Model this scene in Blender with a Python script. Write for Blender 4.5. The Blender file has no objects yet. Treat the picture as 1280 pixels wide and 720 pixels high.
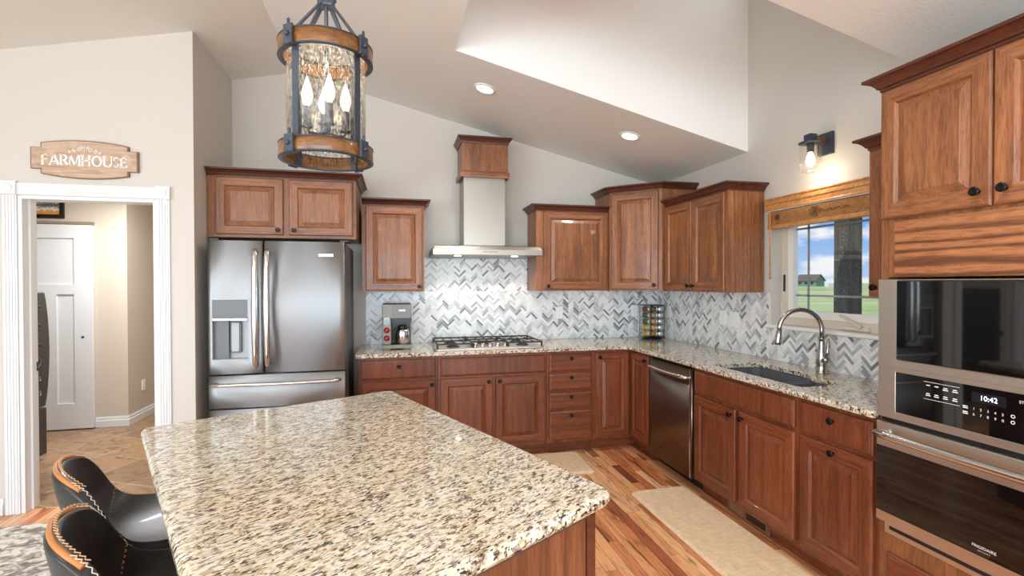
import bpy, bmesh, math, random
from mathutils import Vector, Matrix
random.seed(7)
PI = math.pi
S = bpy.context.scene
COL = S.collection

# ------------------------------------------------------------------ camera
def make_camera():
    yaw, pitch, roll = .2323, -.0104, -.002
    cam = bpy.data.cameras.new('camera'); o = bpy.data.objects.new('camera', cam); COL.objects.link(o)
    cam.sensor_width = 36; cam.lens = 613.3 * 36 / 1280; cam.clip_start = .05; cam.clip_end = 2000
    s, c = math.sin(yaw), math.cos(yaw); sp, cp = math.sin(pitch), math.cos(pitch)
    R = Vector((c, -s, 0)); F = Vector((s * cp, c * cp, sp)); U = Vector((-s * sp, -c * sp, cp))
    sr, cr = math.sin(roll), math.cos(roll)
    r = cr * R + sr * U; u = -sr * R + cr * U
    m = Matrix((r, u, -F)).transposed().to_4x4(); m.translation = Vector((-2.6185, -4.5761, 1.4652))
    o.matrix_world = m; S.camera = o
make_camera()
S.view_settings.view_transform = 'Standard'; S.view_settings.look = 'None'
S.view_settings.exposure = 0.0; S.view_settings.gamma = 1.0; S.view_settings.use_curve_mapping = False
S.cycles.use_denoising = True
S.cycles.max_bounces = 10; S.cycles.diffuse_bounces = 5; S.cycles.transparent_max_bounces = 16
S.cycles.caustics_reflective = False; S.cycles.caustics_refractive = False
S.cycles.sample_clamp_indirect = 6

def lin(r, g, b):
    f = lambda v: (v / 255 / 12.92) if v / 255 <= .04045 else ((v / 255 + .055) / 1.055) ** 2.4
    return (f(r), f(g), f(b), 1)

# ------------------------------------------------------------------ world: blue sky with clouds
def make_world():
    w = bpy.data.worlds.new('sky'); S.world = w; w.use_nodes = True
    nt = w.node_tree; N = nt.nodes; L = nt.links; N.clear()
    out = N.new('ShaderNodeOutputWorld'); bg = N.new('ShaderNodeBackground'); L.new(bg.outputs[0], out.inputs[0])
    tc = N.new('ShaderNodeTexCoord'); sep = N.new('ShaderNodeSeparateXYZ'); L.new(tc.outputs['Generated'], sep.inputs[0])
    ramp = N.new('ShaderNodeValToRGB'); L.new(sep.outputs['Z'], ramp.inputs[0])
    e = ramp.color_ramp.elements
    e[0].position = 0; e[0].color = lin(186, 214, 244); e[1].position = .35; e[1].color = lin(70, 136, 224)
    x = e.new(.12); x.color = lin(112, 172, 240)
    mp = N.new('ShaderNodeMapping'); mp.inputs['Scale'].default_value = (6, 6, 17); L.new(tc.outputs['Generated'], mp.inputs[0])
    nz = N.new('ShaderNodeTexNoise'); nz.inputs['Scale'].default_value = 1.6; nz.inputs['Detail'].default_value = 6
    L.new(mp.outputs[0], nz.inputs[0])
    cr = N.new('ShaderNodeValToRGB'); L.new(nz.outputs[0], cr.inputs[0])
    cr.color_ramp.elements[0].position = .50; cr.color_ramp.elements[1].position = .62
    mx = N.new('ShaderNodeMix'); mx.data_type = 'RGBA'; L.new(cr.outputs[0], mx.inputs[0]); L.new(ramp.outputs[0], mx.inputs[6])
    mx.inputs[7].default_value = lin(246, 248, 252)
    L.new(mx.outputs[2], bg.inputs[0]); bg.inputs[1].default_value = 1.0
make_world()

def area_light(name, loc, rot, sx, sy, power, col=(1, 1, 1), spread=PI):
    l = bpy.data.lights.new(name, 'AREA'); l.shape = 'RECTANGLE'; l.size = sx; l.size_y = sy; l.energy = power; l.color = col; l.spread = spread
    o = bpy.data.objects.new(name, l); COL.objects.link(o); o.location = loc; o.rotation_euler = rot; return o
def sun():
    l = bpy.data.lights.new('sun', 'SUN'); l.energy = 3.2; l.angle = .01; l.color = (1, .97, .92)
    o = bpy.data.objects.new('sun', l); COL.objects.link(o); o.rotation_euler = Vector((.62, .30, -.80)).to_track_quat('-Z', 'Y').to_euler()
sun()
# area lamps added in place of daylight, at unseen windows behind the camera
area_light('south_fill_light', (-3.4, -9.05, 1.6), (PI / 2, 0, 0), 5.6, 2.3, 470, (.77, .91, 1))
area_light('west_fill_light', (-7.05, -6.1, 1.5), (PI / 2, 0, -PI / 2), 4.4, 2.1, 305, (.79, .92, 1))

area_light('dormer_window_daylight', (.135, -2.03, 4.02), (PI / 2, 0, PI / 2), 1.0, .52, 5.5, (.85, .94, 1))
# ------------------------------------------------------------------ mesh helpers
def box(bm, x0, x1, y0, y1, z0, z1, mat=0):
    v = [bm.verts.new(p) for p in ((x0, y0, z0), (x1, y0, z0), (x1, y1, z0), (x0, y1, z0), (x0, y0, z1), (x1, y0, z1), (x1, y1, z1), (x0, y1, z1))]
    for f in ((3, 2, 1, 0), (4, 5, 6, 7), (0, 1, 5, 4), (1, 2, 6, 5), (2, 3, 7, 6), (3, 0, 4, 7)):
        bm.faces.new([v[i] for i in f]).material_index = mat
    return v
def lathe(bm, prof, segs=24, c=(0, 0, 0), axis='z', mat=0, smooth=True):
    rings = []
    def P(r, z, a):
        x, y = r * math.cos(a), r * math.sin(a)
        p = {'z': (x, y, z), 'y': (x, z, y), 'x': (z, x, y)}[axis]
        return (p[0] + c[0], p[1] + c[1], p[2] + c[2])
    for r, z in prof:
        if r < 1e-6: rings.append([bm.verts.new(P(0, z, 0))])
        else: rings.append([bm.verts.new(P(r, z, 2 * PI * i / segs)) for i in range(segs)])
    for a, b in zip(rings, rings[1:]):
        for i in range(segs):
            j = (i + 1) % segs
            vs = [a[i % len(a)], a[j % len(a)], b[j % len(b)], b[i % len(b)]]
            u = []
            for q in vs:
                if q not in u: u.append(q)
            if len(u) > 2:
                f = bm.faces.new(u); f.material_index = mat; f.smooth = smooth
def tube(bm, pts, r, segs=10, mat=0, cap=True, flat=None):
    pts = [Vector(p) for p in pts]; n = len(pts)
    rs = r if isinstance(r, (list, tuple)) else [r] * n
    T = []
    for i in range(n):
        d = pts[min(i + 1, n - 1)] - pts[max(i - 1, 0)]; T.append(d.normalized())
    up = Vector((0, 0, 1)) if abs(T[0].z) < .9 else Vector((1, 0, 0))
    nrm = (up - T[0] * up.dot(T[0])).normalized(); rings = []
    for i in range(n):
        nrm = (nrm - T[i] * nrm.dot(T[i])).normalized(); b = T[i].cross(nrm)
        k = flat or 1
        rings.append([bm.verts.new(pts[i] + rs[i] * (math.cos(2 * PI * j / segs) * nrm + k * math.sin(2 * PI * j / segs) * b)) for j in range(segs)])
    for a, b in zip(rings, rings[1:]):
        for j in range(segs):
            f = bm.faces.new([a[j], a[(j + 1) % segs], b[(j + 1) % segs], b[j]]); f.smooth = True; f.material_index = mat
    if cap:
        bm.faces.new(rings[0][::-1]).material_index = mat; bm.faces.new(rings[-1]).material_index = mat
def bar(bm, a, b, w, h, mat=0):
    """straight bar of rectangular section from a to b"""
    a = Vector(a); b = Vector(b); t = (b - a).normalized(); up = Vector((0, 0, 1)) if abs(t.z) < .95 else Vector((0, 1, 0))
    s = t.cross(up).normalized(); u = s.cross(t)
    v = []
    for p in (a, b):
        for (i, j) in ((-1, -1), (1, -1), (1, 1), (-1, 1)): v.append(bm.verts.new(p + s * i * w / 2 + u * j * h / 2))
    for f in ((3, 2, 1, 0), (4, 5, 6, 7), (0, 1, 5, 4), (1, 2, 6, 5), (2, 3, 7, 6), (3, 0, 4, 7)):
        bm.faces.new([v[i] for i in f]).material_index = mat
def prism(bm, poly, z0, z1, plane='xy', mat=0):
    """extrude 2-D polygon; plane xy -> height z, xz -> height y, yz -> height x"""
    def P(p, h): return {'xy': (p[0], p[1], h), 'xz': (p[0], h, p[1]), 'yz': (h, p[0], p[1])}[plane]
    a = [bm.verts.new(P(p, z0)) for p in poly]; b = [bm.verts.new(P(p, z1)) for p in poly]; n = len(poly)
    fs = [bm.faces.new(a[::-1]), bm.faces.new(b)]
    for i in range(n): fs.append(bm.faces.new([a[i], a[(i + 1) % n], b[(i + 1) % n], b[i]]))
    for f in fs: f.material_index = mat
def holed(bm, outer, holes, h0, h1, plane='xy', mat=0):
    """extruded polygon with holes; h0/h1 constants or functions of the 2-D point"""
    def H(h, p): return h(p) if callable(h) else h
    def P(p, h): return {'xy': (p[0], p[1], h), 'xz': (p[0], h, p[1]), 'yz': (h, p[0], p[1])}[plane]
    for h, top in ((h0, 0), (h1, 1)):
        es = []
        for loop in [outer] + holes:
            vs = [bm.verts.new(P(p, H(h, p))) for p in loop]
            es += [bm.edges.new((vs[i], vs[(i + 1) % len(vs)])) for i in range(len(vs))]
        r = bmesh.ops.triangle_fill(bm, edges=es, use_beauty=True)
        for g in r['geom']:
            if isinstance(g, bmesh.types.BMFace): g.material_index = mat
    for loop in [outer] + holes:
        n = len(loop)
        for i in range(n):
            p, q = loop[i], loop[(i + 1) % n]
            f = bm.faces.new([bm.verts.new(P(p, H(h0, p))), bm.verts.new(P(q, H(h0, q))), bm.verts.new(P(q, H(h1, q))), bm.verts.new(P(p, H(h1, p)))])
            f.material_index = mat
    bmesh.ops.remove_doubles(bm, verts=bm.verts, dist=1e-5)
    bmesh.ops.recalc_face_normals(bm, faces=bm.faces)
def rings_loft(bm, rings, cap0=True, cap1=True, mats=None, smooth=False):
    R = [[bm.verts.new(p) for p in r] for r in rings]
    n = len(R[0])
    for k, (a, b) in enumerate(zip(R, R[1:])):
        for i in range(n):
            f = bm.faces.new([a[i], a[(i + 1) % n], b[(i + 1) % n], b[i]]); f.smooth = smooth
            if mats: f.material_index = mats(k, i)
    if cap0: bm.faces.new(R[0][::-1])
    if cap1: bm.faces.new(R[-1])
def rrect(x0, x1, y0, y1, r, n=5):
    out = []
    for cx, cy, a0 in ((x1 - r, y0 + r, -PI / 2), (x1 - r, y1 - r, 0), (x0 + r, y1 - r, PI / 2), (x0 + r, y0 + r, PI)):
        for i in range(n + 1):
            a = a0 + PI / 2 * i / n; out.append((cx + r * math.cos(a), cy + r * math.sin(a)))
    return out
def sweep(bm, path, prof, mat=0, closed=False):
    """profile (out, z) swept along a 2-D path, out = right-hand side of travel, mitred"""
    n = len(path); R = []
    for i in range(n):
        p = Vector(path[i])
        d0 = (p - Vector(path[i - 1])).normalized() if (i > 0 or closed) else None
        d1 = (Vector(path[(i + 1) % n]) - p).normalized() if (i < n - 1 or closed) else None
        d0 = d0 or d1; d1 = d1 or d0
        n0 = Vector((d0.y, -d0.x)); n1 = Vector((d1.y, -d1.x)); m = (n0 + n1).normalized(); k = 1 / max(.3, m.dot(n0))
        R.append([(p.x + m.x * k * o, p.y + m.y * k * o, z) for o, z in prof])
    rings_loft(bm, R + ([R[0]] if closed else []), not closed, not closed)
    bmesh.ops.recalc_face_normals(bm, faces=bm.faces)

def obj(name, bm, mats, parent=None, bevel=0, smooth=False, segs=2, loc=None, rot=None):
    me = bpy.data.meshes.new(name)
    if smooth:
        for f in bm.faces: f.smooth = True
    bm.to_mesh(me); bm.free()
    for m in (mats if isinstance(mats, (list, tuple)) else [mats]): me.materials.append(m)
    o = bpy.data.objects.new(name, me); COL.objects.link(o)
    if parent: o.parent = parent
    if loc: o.location = loc
    if rot: o.rotation_euler = rot
    if bevel:
        b = o.modifiers.new('bevel', 'BEVEL'); b.width = bevel; b.segments = segs; b.limit_method = 'ANGLE'; b.angle_limit = math.radians(40)
    return o
def like(o, parent=None, loc=None, rot=None, name=None):
    c = o.copy(); COL.objects.link(c); c.parent = parent
    if name: c.name = name
    if loc is not None: c.location = loc
    if rot is not None: c.rotation_euler = rot
    return c
def tag(o, label, cat, group=None):
    o['label'] = label; o['category'] = cat
    if group: o['group'] = group
    return o
def thing(name, label, cat, loc=(0, 0, 0), rz=0, group=None):
    o = bpy.data.objects.new(name, None); COL.objects.link(o); o.empty_display_size = .1
    o.location = loc; o.rotation_euler = (0, 0, rz); return tag(o, label, cat, group)
def struct(name, bm, mats, parent=None, bevel=0):
    o = obj(name, bm, mats, parent, bevel)
    if not parent: o['kind'] = 'structure'
    return o
def B(): return bmesh.new()
def text_into(bm, s, size, origin, ex, ey, depth=.0008, mat=0, align='CENTER'):
    """flat lettering: writes s into bm, ex/ey = world unit vectors of the text plane"""
    cu = bpy.data.curves.new('t', 'FONT'); cu.body = s; cu.size = size; cu.align_x = align; cu.align_y = 'CENTER'
    o = bpy.data.objects.new('t', cu); COL.objects.link(o)
    dg = bpy.context.evaluated_depsgraph_get(); me = bpy.data.meshes.new_from_object(o.evaluated_get(dg))
    bpy.data.objects.remove(o); bpy.data.curves.remove(cu)
    ex = Vector(ex); ey = Vector(ey); O = Vector(origin)
    vs = [bm.verts.new(O + ex * v.co.x + ey * v.co.y) for v in me.vertices]
    for p in me.polygons:
        try: bm.faces.new([vs[i] for i in p.vertices]).material_index = mat
        except ValueError: pass
    bpy.data.meshes.remove(me)

# ------------------------------------------------------------------ materials
def mat(name, col, rough=.5, metal=0, coat=0, emit=None, estr=0, spec=.5):
    m = bpy.data.materials.new(name); m.use_nodes = True; b = m.node_tree.nodes['Principled BSDF']
    b.inputs['Base Color'].default_value = col; b.inputs['Roughness'].default_value = rough; b.inputs['Metallic'].default_value = metal
    b.inputs['Coat Weight'].default_value = coat; b.inputs['Specular IOR Level'].default_value = spec
    if emit: b.inputs['Emission Color'].default_value = emit; b.inputs['Emission Strength'].default_value = estr
    return m
class NT:
    def __init__(s, m): s.m = m; s.nt = m.node_tree; s.N = s.nt.nodes; s.L = s.nt.links; s.b = s.N['Principled BSDF']
    def n(s, t, **kw):
        x = s.N.new('ShaderNode' + t)
        for k, v in kw.items():
            if k in x.inputs: x.inputs[k].default_value = v
            else: setattr(x, k, v)
        return x
    def l(s, a, b): s.L.new(a, b)
    def coord(s, scale=(1, 1, 1), rot=(0, 0, 0), rnd=True, kind='Object'):
        tc = s.n('TexCoord'); mp = s.n('Mapping'); mp.inputs['Scale'].default_value = scale; mp.inputs['Rotation'].default_value = rot
        src = tc.outputs[kind]
        if rnd:
            oi = s.n('ObjectInfo'); ml = s.n('Math', operation='MULTIPLY'); ml.inputs[1].default_value = 37; s.l(oi.outputs['Random'], ml.inputs[0])
            va = s.n('VectorMath', operation='ADD'); s.l(src, va.inputs[0]); s.l(ml.outputs[0], va.inputs[1]); src = va.outputs[0]
        s.l(src, mp.inputs['Vector']); return mp.outputs[0]
    def noise(s, vec, scale=1, detail=3, rough=.5, dist=0):
        x = s.n('TexNoise'); x.inputs['Scale'].default_value = scale; x.inputs['Detail'].default_value = detail; x.inputs['Roughness'].default_value = rough; x.inputs['Distortion'].default_value = dist
        if vec is not None: s.l(vec, x.inputs['Vector'])
        return x.outputs[0]
    def ramp(s, fac, stops, interp='LINEAR'):
        r = s.n('ValToRGB'); cr = r.color_ramp; cr.interpolation = interp
        while len(cr.elements) < len(stops): cr.elements.new(.5)
        for e, (p, c) in zip(cr.elements, stops):
            e.position = p; e.color = c if len(c) == 4 else (*c, 1)
        s.l(fac, r.inputs[0]); return r.outputs[0]
    def mix(s, fac, a, b, mode='MIX'):
        x = s.n('Mix', data_type='RGBA', blend_type=mode)
        for i, v in ((0, fac), (6, a), (7, b)):
            if hasattr(v, 'links'): s.l(v, x.inputs[i])
            else: x.inputs[i].default_value = v
        return x.outputs[2]
    def bump(s, h, strength=.2, dist=.01):
        x = s.n('Bump'); x.inputs['Strength'].default_value = strength; x.inputs['Distance'].default_value = dist
        s.l(h, x.inputs['Height']); s.l(x.outputs[0], s.b.inputs['Normal'])
    def base(s, c): s.l(c, s.b.inputs['Base Color'])
W = lambda v: (v, v, v, 1)

def wood(name, dark, mid, light, grain='z', rough=.4, coat=.08, fig=.22):
    m = mat(name, mid, rough, coat=coat); t = NT(m)
    k = {'z': (1, 1, .07), 'x': (.07, 1, 1), 'y': (1, .07, 1)}[grain]
    v = t.coord(k)
    a = t.noise(v, 16, 5, .6, 1.4)
    fine = t.noise(v, 210, 3, .7, .3)
    wv = t.n('TexWave', wave_type='RINGS'); wv.inputs['Scale'].default_value = 9; wv.inputs['Distortion'].default_value = 7; wv.inputs['Detail'].default_value = 2; wv.inputs['Detail Scale'].default_value = 1.5
    t.l(v, wv.inputs['Vector'])
    c = t.ramp(a, [(.25, dark), (.5, mid), (.75, light)])
    c = t.mix(fig, c, t.ramp(wv.outputs['Fac'], [(0, dark), (.6, light)]))
    fm = t.ramp(fine, [(.38, W(.5)), (.54, W(1.0))])
    c = t.mix(.8, c, fm, 'MULTIPLY')
    oi = t.n('ObjectInfo'); tint = t.ramp(oi.outputs['Random'], [(0, W(.86)), (1, W(1.08))])
    c = t.mix(1, c, tint, 'MULTIPLY')
    t.base(c); t.bump(fine, .12, .002)
    return m
OAK = (lin(100, 60, 38), lin(144, 90, 56), lin(176, 116, 74))
wood_v = wood('stained_oak', *OAK, 'z'); wood_h = wood('stained_oak_rail', *OAK, 'x')
CHERRY = (lin(88, 42, 24), lin(126, 64, 36), lin(150, 86, 52))
cher_v = wood('reddish_oak', *CHERRY, 'z'); cher_h = wood('reddish_oak_rail', *CHERRY, 'x')
DARKO = (lin(60, 28, 18), lin(88, 44, 28), lin(108, 58, 38))
figured = wood('figured_oak', lin(84, 46, 28), OAK[1], OAK[2], 'x', fig=.75); isl_w = wood('island_oak', lin(76, 42, 25), lin(112, 66, 40), lin(136, 86, 56), 'z')
crown_m = wood('stained_oak_crown', *DARKO, 'x')
honey = wood('honey_blind_wood', lin(176, 112, 58), lin(206, 146, 86), lin(226, 174, 116), 'x', .4, .1)
amber = wood('amber_barrel_wood', lin(58, 34, 14), lin(122, 76, 28), lin(170, 116, 50), 'x', .35, .2)

def paint(name, col, scale=140, st=.12):
    m = mat(name, col, .75, spec=.25); t = NT(m); v = t.coord(rnd=False)
    n = t.noise(v, scale, 3, .6); t.bump(n, st, .004); return m
wall_m = paint('beige_wall_paint', lin(207, 202, 194)); ceil_m = paint('beige_ceiling_texture', lin(230, 230, 225), 90, .25)
well_m = paint('pale_ceiling_well_paint', lin(246, 245, 242)); tan_m = paint('tan_laundry_paint', lin(206, 194, 178))
white_m = mat('white_trim_paint', lin(224, 225, 226), .35)
sill_m = mat('white_vinyl', lin(238, 236, 230), .35)
vinyl_m = mat('almond_vinyl', lin(214, 203, 186), .4)

def granite(name, stretch=1.0, rot=0, sc=1.0):
    m = mat(name, lin(210, 195, 165), .09, coat=.3); t = NT(m)
    v0 = t.coord((1, 1, 1), (0, 0, rot), rnd=False); mp = t.n('Mapping'); mp.inputs['Scale'].default_value = (1, stretch, 1); t.l(v0, mp.inputs['Vector']); v = mp.outputs[0]
    nz = t.n('TexNoise'); nz.inputs['Scale'].default_value = 38; nz.inputs['Detail'].default_value = 2; t.l(v, nz.inputs['Vector'])
    ad = t.n('VectorMath', operation='MULTIPLY_ADD'); t.l(nz.outputs['Color'], ad.inputs[0]); ad.inputs[1].default_value = (.022, .022, .022); t.l(v, ad.inputs[2]); vd = ad.outputs[0]
    def cells(scale, stops):
        vo = t.n('TexVoronoi'); vo.inputs['Scale'].default_value = scale * sc; t.l(vd, vo.inputs['Vector'])
        sp = t.n('SeparateColor'); t.l(vo.outputs['Color'], sp.inputs[0]); return t.ramp(sp.outputs[0], stops, 'CONSTANT'), sp.outputs[1]
    big, _ = cells(72, [(0, lin(222, 216, 198)), (.30, lin(204, 194, 170)), (.54, lin(216, 213, 205)), (.70, lin(186, 170, 142)), (.82, lin(194, 192, 186)), (.92, lin(146, 128, 104))])
    sm, r2 = cells(135, [(0, lin(52, 46, 44)), (.20, lin(112, 86, 66)), (.36, lin(142, 136, 128)), (.50, lin(184, 162, 126)), (.64, lin(226, 218, 198))])
    clus = t.noise(v, 34 * sc, 3, .6)
    mask = t.ramp(clus, [(.47, W(0)), (.55, W(1))])
    c = t.mix(mask, big, sm)
    dk = t.noise(v, 75 * sc, 2, .5); dm = t.ramp(dk, [(.62, W(0)), (.67, W(1))])
    c = t.mix(dm, c, lin(60, 48, 44))
    br = t.noise(v, 5, 3, .5); c = t.mix(.35, c, t.ramp(br, [(.3, lin(236, 222, 198)), (.55, W(1))]), 'MULTIPLY')
    t.base(c); return m
gran_m = granite('cream_speckled_granite', 1.0)
gran_i = granite('cream_speckled_granite_island', 2.8, math.radians(-34), .78)

def steel(name, col, rough=.3, grain='x', aniso=0):
    m = mat(name, col, rough, 1); t = NT(m)
    if aniso:
        tg = t.n('Tangent'); tg.direction_type = 'RADIAL'; tg.axis = 'Z'; t.l(tg.outputs[0], t.b.inputs['Tangent'])
        t.b.inputs['Anisotropic'].default_value = aniso; t.b.inputs['Anisotropic Rotation'].default_value = .25
    v = t.coord({'x': (1, 60, 60), 'z': (60, 60, 1)}[grain]); n = t.noise(v, 30, 2, .5)
    r = t.ramp(n, [(.3, W(rough - .03)), (.7, W(rough + .04))]); t.l(r, t.b.inputs['Roughness']); t.bump(n, .012, .0006)
    c = t.mix(1, col, t.ramp(n, [(.3, W(.97)), (.7, W(1.01))]), 'MULTIPLY'); t.base(c); return m
ss = steel('brushed_stainless', lin(186, 191, 196), .34, 'z'); ss_h = steel('brushed_stainless_wide', lin(222, 213, 202), .34, 'x')
ss_f = steel('fridge_stainless', lin(176, 180, 184), .46, 'x', .92); ss_cm = steel('coffee_maker_steel', lin(122, 117, 110), .5, 'z'); ss_hood = steel('hood_steel', lin(168, 162, 154), .36, 'x')
ss_d = steel('dark_stainless', lin(132, 122, 112), .3, 'z'); chrome = mat('satin_chrome', lin(214, 212, 208), .18, 1)
nickel = steel('brushed_nickel', lin(176, 172, 166), .26, 'z')
fr_side = mat('fridge_side_grey', lin(98, 100, 100), .45)
black_gl = mat('black_glass', lin(10, 10, 11), .03, spec=.8); black_pl = mat('black_plastic', lin(20, 20, 21), .4)
dgrey_pl = mat('grey_plastic', lin(104, 108, 112), .35); lgrey_pl = mat('light_grey_plastic', lin(176, 180, 184), .35)
knob_m = mat('oil_rubbed_bronze', lin(30, 26, 25), .3, .6); iron = mat('cast_iron', lin(46, 45, 45), .5, .3)
metal_bl = mat('slate_painted_metal', lin(66, 74, 86), .42, .5)
sink_m = mat('charcoal_composite', lin(98, 103, 110), .45)
txt_w = mat('white_print', lin(235, 235, 235), .5); txt_lit = mat('lit_display_digits', (1, 1, 1, 1), .5, emit=(.62, .66, 1, 1), estr=2.2)
red_m = mat('red_knob', lin(150, 28, 34), .3); switch_m = mat('white_switch_plastic', lin(240, 240, 238), .35)
washer_m = mat('graphite_washer_enamel', lin(74, 72, 70), .35, .3)
dark_line = mat('dark_gap', lin(22, 20, 19), .8)
toe_m = cher_v

def leather():
    m = mat('black_leather', lin(30, 30, 32), .36, coat=.12); t = NT(m); v = t.coord()
    n = t.noise(v, 260, 3, .6); n2 = t.noise(v, 9, 4, .6, .6)
    t.base(t.ramp(n2, [(.3, lin(22, 22, 24)), (.62, lin(42, 42, 44)), (.8, lin(66, 65, 66))])); t.bump(n, .12, .002); return m
leather_m = leather(); tanleather = mat('tan_leather_edge', lin(172, 112, 58), .45); thread_m = mat('tan_thread', lin(196, 150, 104), .7)
thread_l = mat('cream_thread', lin(220, 208, 190), .7)

def glass(name, fac=.08, tint=(1, 1, 1, 1), seeded=False, seed=.62):
    m = bpy.data.materials.new(name); m.use_nodes = True; t = m.node_tree; N = t.nodes; L = t.links; N.clear()
    out = N.new('ShaderNodeOutputMaterial'); mx = N.new('ShaderNodeMixShader'); tr = N.new('ShaderNodeBsdfTransparent'); gl = N.new('ShaderNodeBsdfGlossy')
    tr.inputs[0].default_value = tint; gl.inputs['Roughness'].default_value = .03; L.new(tr.outputs[0], mx.inputs[1]); L.new(gl.outputs[0], mx.inputs[2])
    L.new(mx.outputs[0], out.inputs[0])
    lw = N.new('ShaderNodeLayerWeight'); lw.inputs[0].default_value = .5
    pw = N.new('ShaderNodeMath'); pw.operation = 'POWER'; pw.inputs[1].default_value = 4.5; L.new(lw.outputs['Facing'], pw.inputs[0])
    fr = N.new('ShaderNodeMath'); fr.operation = 'MULTIPLY_ADD'; fr.inputs[1].default_value = .5; fr.inputs[2].default_value = .025; L.new(pw.outputs[0], fr.inputs[0])
    if not seeded:
        L.new(fr.outputs[0], mx.inputs[0]); return m
    tc = N.new('ShaderNodeTexCoord'); mp = N.new('ShaderNodeMapping'); mp.inputs['Scale'].default_value = (1, 1, .35); L.new(tc.outputs['Object'], mp.inputs[0])
    nz = N.new('ShaderNodeTexNoise'); nz.inputs['Scale'].default_value = 240; nz.inputs['Detail'].default_value = 2; L.new(mp.outputs[0], nz.inputs['Vector'])
    rp = N.new('ShaderNodeValToRGB'); rp.color_ramp.elements[0].position = .5; rp.color_ramp.elements[1].position = .72; L.new(nz.outputs[0], rp.inputs[0])
    n3 = N.new('ShaderNodeTexNoise'); n3.inputs['Scale'].default_value = 150; n3.inputs['Detail'].default_value = 3; L.new(mp.outputs[0], n3.inputs['Vector'])
    r3 = N.new('ShaderNodeValToRGB'); r3.color_ramp.elements[0].position = .46; r3.color_ramp.elements[0].color = tint; r3.color_ramp.elements[1].position = .66; r3.color_ramp.elements[1].color = (seed, seed, seed, 1); L.new(n3.outputs[0], r3.inputs[0]); L.new(r3.outputs[0], tr.inputs[0])
    df = N.new('ShaderNodeBsdfTranslucent'); df.inputs[0].default_value = (.9, .9, .88, 1)
    sc = N.new('ShaderNodeMath'); sc.operation = 'MULTIPLY'; sc.inputs[1].default_value = fac; L.new(rp.outputs[0], sc.inputs[0])
    m2 = N.new('ShaderNodeMixShader'); L.new(fr.outputs[0], mx.inputs[0])
    bp = N.new('ShaderNodeBump'); bp.inputs['Strength'].default_value = .12; bp.inputs['Distance'].default_value = .004; L.new(nz.outputs[0], bp.inputs['Height']); L.new(bp.outputs[0], gl.inputs['Normal'])
    L.new(sc.outputs[0], m2.inputs[0]); L.new(mx.outputs[0], m2.inputs[1]); L.new(df.outputs[0], m2.inputs[2]); L.new(m2.outputs[0], out.inputs[0])
    return m
pane_m = glass('window_glass'); seeded_m = glass('seeded_glass', .2, (.97, .97, .96, 1), True); jar_gl = glass('clear_glass')
def emis(name, col, s):
    m = mat(name, (1, 1, 1, 1), .4, emit=col, estr=s); return m
bulb_m = emis('warm_bulb', (1, .76, .44, 1), 2); led_m = emis('downlight_lens', (1, .95, .88, 1), 7)

def marble():
    m = mat('marble_mosaic_tile', lin(220, 221, 220), .25); t = NT(m)
    g = t.n('NewGeometry'); r = g.outputs['Random Per Island']
    v = t.coord(rnd=False); va = t.n('VectorMath', operation='ADD'); ml = t.n('Math', operation='MULTIPLY'); ml.inputs[1].default_value = 91
    t.l(r, ml.inputs[0]); t.l(v, va.inputs[0]); t.l(ml.outputs[0], va.inputs[1])
    c = t.ramp(r, [(0, lin(240, 240, 238)), (.32, lin(228, 230, 230)), (.56, lin(212, 215, 217)), (.74, lin(190, 193, 196)), (.87, lin(160, 163, 167)), (.95, lin(126, 128, 132))], 'CONSTANT')
    n = t.noise(va.outputs[0], 22, 5, .65, 1.2); c = t.mix(.8, c, t.ramp(n, [(.3, W(.82)), (.5, W(1.02)), (1, W(1.08))]), 'MULTIPLY')
    n2 = t.noise(va.outputs[0], 30, 4, .7, 1.5); c = t.mix(t.ramp(n2, [(.66, W(0)), (.72, W(.85))]), c, lin(78, 78, 82))
    t.base(c); return m
tile_m = marble(); grout_m = mat('pale_grout', lin(232, 232, 230), .8)

def floorwood():
    m = mat('acacia_floor_planks', lin(190, 120, 70), .28, coat=.2); t = NT(m)
    g = t.n('NewGeometry'); r = g.outputs['Random Per Island']
    v = t.coord((1, .09, 1), rnd=False); va = t.n('VectorMath', operation='ADD'); ml = t.n('Math', operation='MULTIPLY'); ml.inputs[1].default_value = 63
    t.l(r, ml.inputs[0]); t.l(v, va.inputs[0]); t.l(ml.outputs[0], va.inputs[1]); v = va.outputs[0]
    c = t.ramp(r, [(0, lin(222, 158, 110)), (.25, lin(208, 136, 90)), (.45, lin(236, 184, 136)), (.62, lin(198, 120, 78)), (.78, lin(230, 170, 120)), (.93, lin(164, 98, 66)), (.975, lin(126, 76, 52))], 'CONSTANT')
    n = t.noise(v, 24, 5, .65, 2.2); c = t.mix(.9, c, t.ramp(n, [(.34, W(.36)), (.48, W(.98)), (.75, W(1.25))]), 'MULTIPLY')
    k = t.noise(v, 6, 3, .55, 3); c = t.mix(t.ramp(k, [(.60, W(0)), (.68, W(.85))]), c, lin(92, 50, 32))
    t.base(c); t.bump(n, .04, .002); return m
plank_m = floorwood()
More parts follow.
